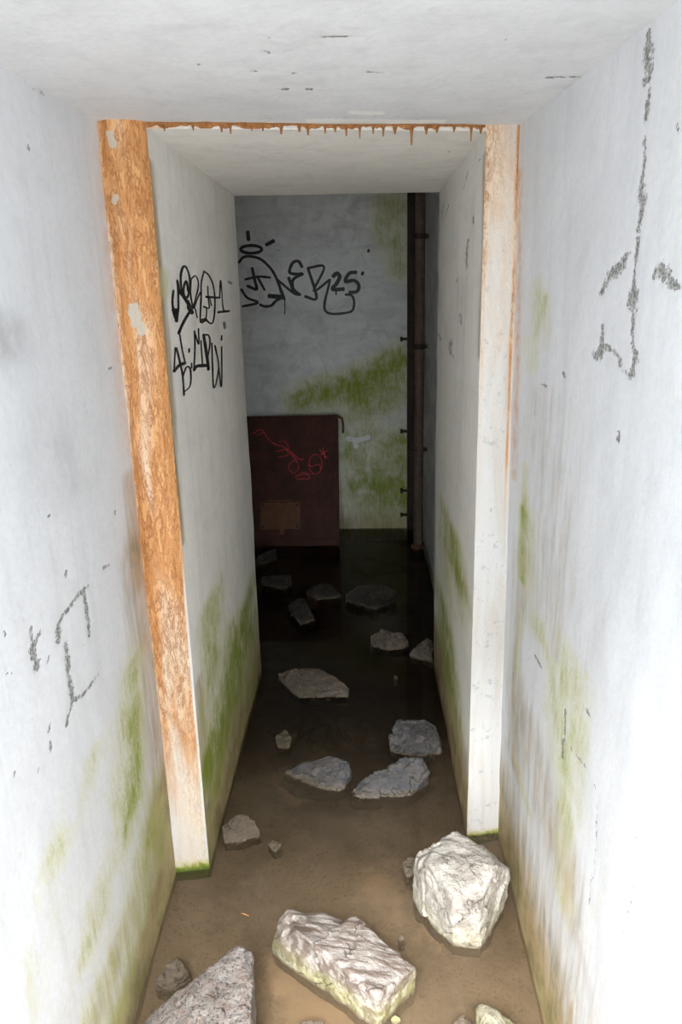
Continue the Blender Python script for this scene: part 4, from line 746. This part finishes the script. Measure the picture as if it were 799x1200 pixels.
# ------------------------------------------------------------------ spray-painted tags (thin paint on the wall)
def smooth_line(p):
    p = np.array(p)
    if len(p) < 3: return np.linspace(p[0], p[-1], 5)
    q = np.vstack([2*p[0]-p[1], p, 2*p[-1]-p[-2]]); out = []
    for i in range(1, len(q)-2):
        for t in np.linspace(0, 1, 7)[:-1]:
            a, b, c, d = q[i-1:i+3]
            out.append(.5*((2*b)+(c-a)*t+(2*a-5*b+4*c-d)*t*t+(3*b-a-3*c+d)*t**3))
    out.append(p[-1]); return np.array(out)
def ribbons(name, strokes, P, mat, parent, label, seed=3, wk=1.0):
    V = []; F = []; rnd = random.Random(seed)
    for wu, wv, pts in strokes:
        L = smooth_line(pts)/np.array([wu, wv]); n = len(L); T = np.gradient(L, axis=0); T /= np.maximum(np.hypot(T[:, 0], T[:, 1]), 1e-6)[:, None]
        Nn = np.stack([-T[:, 1], T[:, 0]], 1); b = len(V)
        L = np.vstack([L[0]-T[0]*.35, L, L[-1]+T[-1]*.35]); Nn = np.vstack([Nn[0], Nn, Nn[-1]]); n += 2
        for i in range(n):
            k = .5*wk*(.9+.2*rnd.random())*(.55 if i in (0, n-1) else 1)
            for s in (-1, 0, 1):
                q = (L[i]+Nn[i]*k*s)*np.array([wu, wv]); V.append(P(q[0], q[1], .0012+.0006*(1-abs(s))))
        for i in range(n-1):
            for s in (0, 1): a = b+i*3+s; F.append((a, a+1, a+4, a+3))
    o = link(name, mesh_of(name, V, F, True), mat, parent); o['label'] = label; return o
def wall_height(x, y, z, amp):
    X = np.array([[x, y, z]]); return float((amp*fbm(X, 2.2, 3, 5)+amp*.25*fbm(X, 14, 2, 9))[0])
M_BLACK = paint_mat('black_spray_paint', (.010, .010, .011), .45); M_PINK = paint_mat('red_spray_paint', (.50, .03, .045), .5)
ribbons('graffiti_tag', TAGS['tagL'], lambda u, v, e: (-.477+wall_height(-.477, u, v, .003)+e, u, v), M_BLACK, il, 'black spray-painted tag in two lines on the left passage wall', wk=1.12)
back = bpy.data.objects['wall_back']
ribbons('graffiti_tag', TAGS['tagB'], lambda u, v, e: (u, 5.21-wall_height(u, 5.21, v, .004)-e, v), M_BLACK, back, 'black spray-painted tag ending in 25 on the back wall', wk=1.45)

# ------------------------------------------------------------------ rusty steel panel leaning on the back wall
M_PANEL = rust_metal('dark_red_rusted_steel', (.085, .030, .020), (.05, .020, .015), (.14, .055, .03), 7)
M_PLATE = rust_metal('brown_rusted_plate', (.17, .080, .040), (.12, .056, .030), (.24, .12, .06), 14)
M_IRON = rust_metal('blackened_iron', (.035, .026, .022), (.055, .036, .028), (.12, .06, .035), 20)
M_PIPE = rust_metal('flaking_rusted_pipe', (.15, .10, .08), (.10, .066, .055), (.30, .24, .20), 24)
def box(name, lo, hi, mat, parent, bev=.003, warp=0.0):
    bm = bmesh.new(); bmesh.ops.create_cube(bm, size=1); lo = Vector(lo); hi = Vector(hi)
    for v in bm.verts: v.co = Vector([(lo[i]+hi[i])/2+v.co[i]*(hi[i]-lo[i]) for i in range(3)])
    if bev: bmesh.ops.bevel(bm, geom=bm.edges[:], offset=bev, segments=2, affect='EDGES', profile=.6)
    me = bpy.data.meshes.new(name); bm.to_mesh(me); bm.free(); return link(name, me, mat, parent)
def cyl(name, a, b, r, mat, parent, n=16, bev=0.0):
    a = Vector(a); b = Vector(b); d = b-a; bm = bmesh.new()
    bmesh.ops.create_cone(bm, cap_ends=True, segments=n, radius1=r, radius2=r, depth=d.length, matrix=Matrix.Translation((a+b)/2) @ d.to_track_quat('Z', 'Y').to_matrix().to_4x4())
    if bev: bmesh.ops.bevel(bm, geom=[e for e in bm.edges if len(e.link_faces) == 2 and any(len(f.verts) > 4 for f in e.link_faces)], offset=bev, segments=2, affect='EDGES')
    me = bpy.data.meshes.new(name); bm.to_mesh(me); bm.free(); return link(name, me, mat, parent)
pan = empty('steel_panel', (0, 4.83, 0)); pan.rotation_euler = (-math.atan2(.335, .95), 0, 0)
tag(pan, 'dark red rusted steel panel with pink scribble leaning on back wall', 'metal panel')
box('sheet', (-.86, .0, -.10), (-.176, .022, .885), M_PANEL, pan, .004)
box('rim', (-.86, -.012, .868), (-.172, .0, .892), M_PANEL, pan, .003); box('rim', (-.196, -.012, -.10), (-.172, .0, .868), M_PANEL, pan, .003)
box('bottom_rail', (-.60, -.010, .0), (-.196, .0, .045), M_PANEL, pan, .003)
pl = box('cover_plate', (-.708, -.010, .116), (-.436, .0, .300), M_PLATE, pan, .003); box('tab', (-.578, -.009, .078), (-.547, .0, .118), M_PLATE, pl, .002)
box('top_strip', (-.66, -.007, .306), (-.50, .0, .314), M_PLATE, pan, .001)
for x in (-.69, -.455):
    for z in (.135, .282): cyl('rivet', (x, -.018, z), (x, -.009, z), .009, M_IRON, pl, 10, .002)
def tube(name, pts, r, mat, parent, n=10):
    pts = [Vector(p) for p in pts]; V = []; F = []
    for i, p in enumerate(pts):
        d = (pts[min(i+1, len(pts)-1)]-pts[max(i-1, 0)]).normalized(); s = d.cross(Vector((0, 1, .01))).normalized(); u = s.cross(d)
        for k in range(n): a = 2*math.pi*k/n; V.append(p+(s*math.cos(a)+u*math.sin(a))*r)
    for i in range(len(pts)-1):
        for k in range(n): F.append((i*n+k, i*n+(k+1) % n, (i+1)*n+(k+1) % n, (i+1)*n+k))
    F.append(tuple(range(n))[::-1]); F.append(tuple(range((len(pts)-1)*n, len(pts)*n))); return link(name, mesh_of(name, V, F, True), mat, parent)
tube('handle', [(-.185, -.006, .872), (-.160, -.010, .874), (-.145, -.012, .862), (-.139, -.012, .83), (-.138, -.012, .79), (-.140, -.011, .765)], .008, M_PLATE, pan)
ribbons('graffiti_scribble', TAGS['tagP'], lambda u, v, e: (u, -e-.001, v), M_PINK, pan, 'pink-red spray scribble with a circle and a cross', wk=.8)

# ------------------------------------------------------------------ iron channel and pipe in the chamber's right corner
ch = empty('iron_channel', (.332, 5.16, 0)); tag(ch, 'black iron channel with bolts running up the right edge of back wall', 'channel')
box('web', (-.026, .020, -.10), (.026, .040, 2.44), M_IRON, ch, .002); box('flange', (-.030, -.030, -.10), (-.022, .040, 2.44), M_IRON, ch, .002); box('flange', (.022, -.030, -.10), (.030, .040, 2.44), M_IRON, ch, .002)
for z in (1.335, .714, .291, .114):
    b = cyl('bolt', (-.066, .0, z), (-.028, .0, z), .009, M_IRON, ch, 10, .002); cyl('bolt_head', (-.078, .0, z), (-.062, .0, z), .021 if z == .291 else .016, M_IRON, b, 6, .002)
pp = empty('water_pipe', (.355, 4.76, 0)); tag(pp, 'rusty flaking vertical pipe with clamps in the chamber corner', 'pipe')
cyl('pipe', (-.006, 0, -.09), (.0, 0, 2.45), .030, M_PIPE, pp, 24)
for z in (1.311, .664, 1.95):
    cyl('clamp', (-.003, 0, z-.016), (-.003, 0, z+.016), .037, M_IRON if z > 1 else M_PIPE, pp, 24, .003); box('clamp_bracket', (.025, -.008, z-.012), (.048, .008, z+.012), M_IRON, pp, .001)
    cyl('clamp_bolt', (-.05, -.02, z), (-.028, -.012, z), .008, M_IRON, pp, 8)
cyl('foot_flange', (-.006, 0, .0), (-.006, 0, .03), .044, M_PLATE, pp, 20, .004)
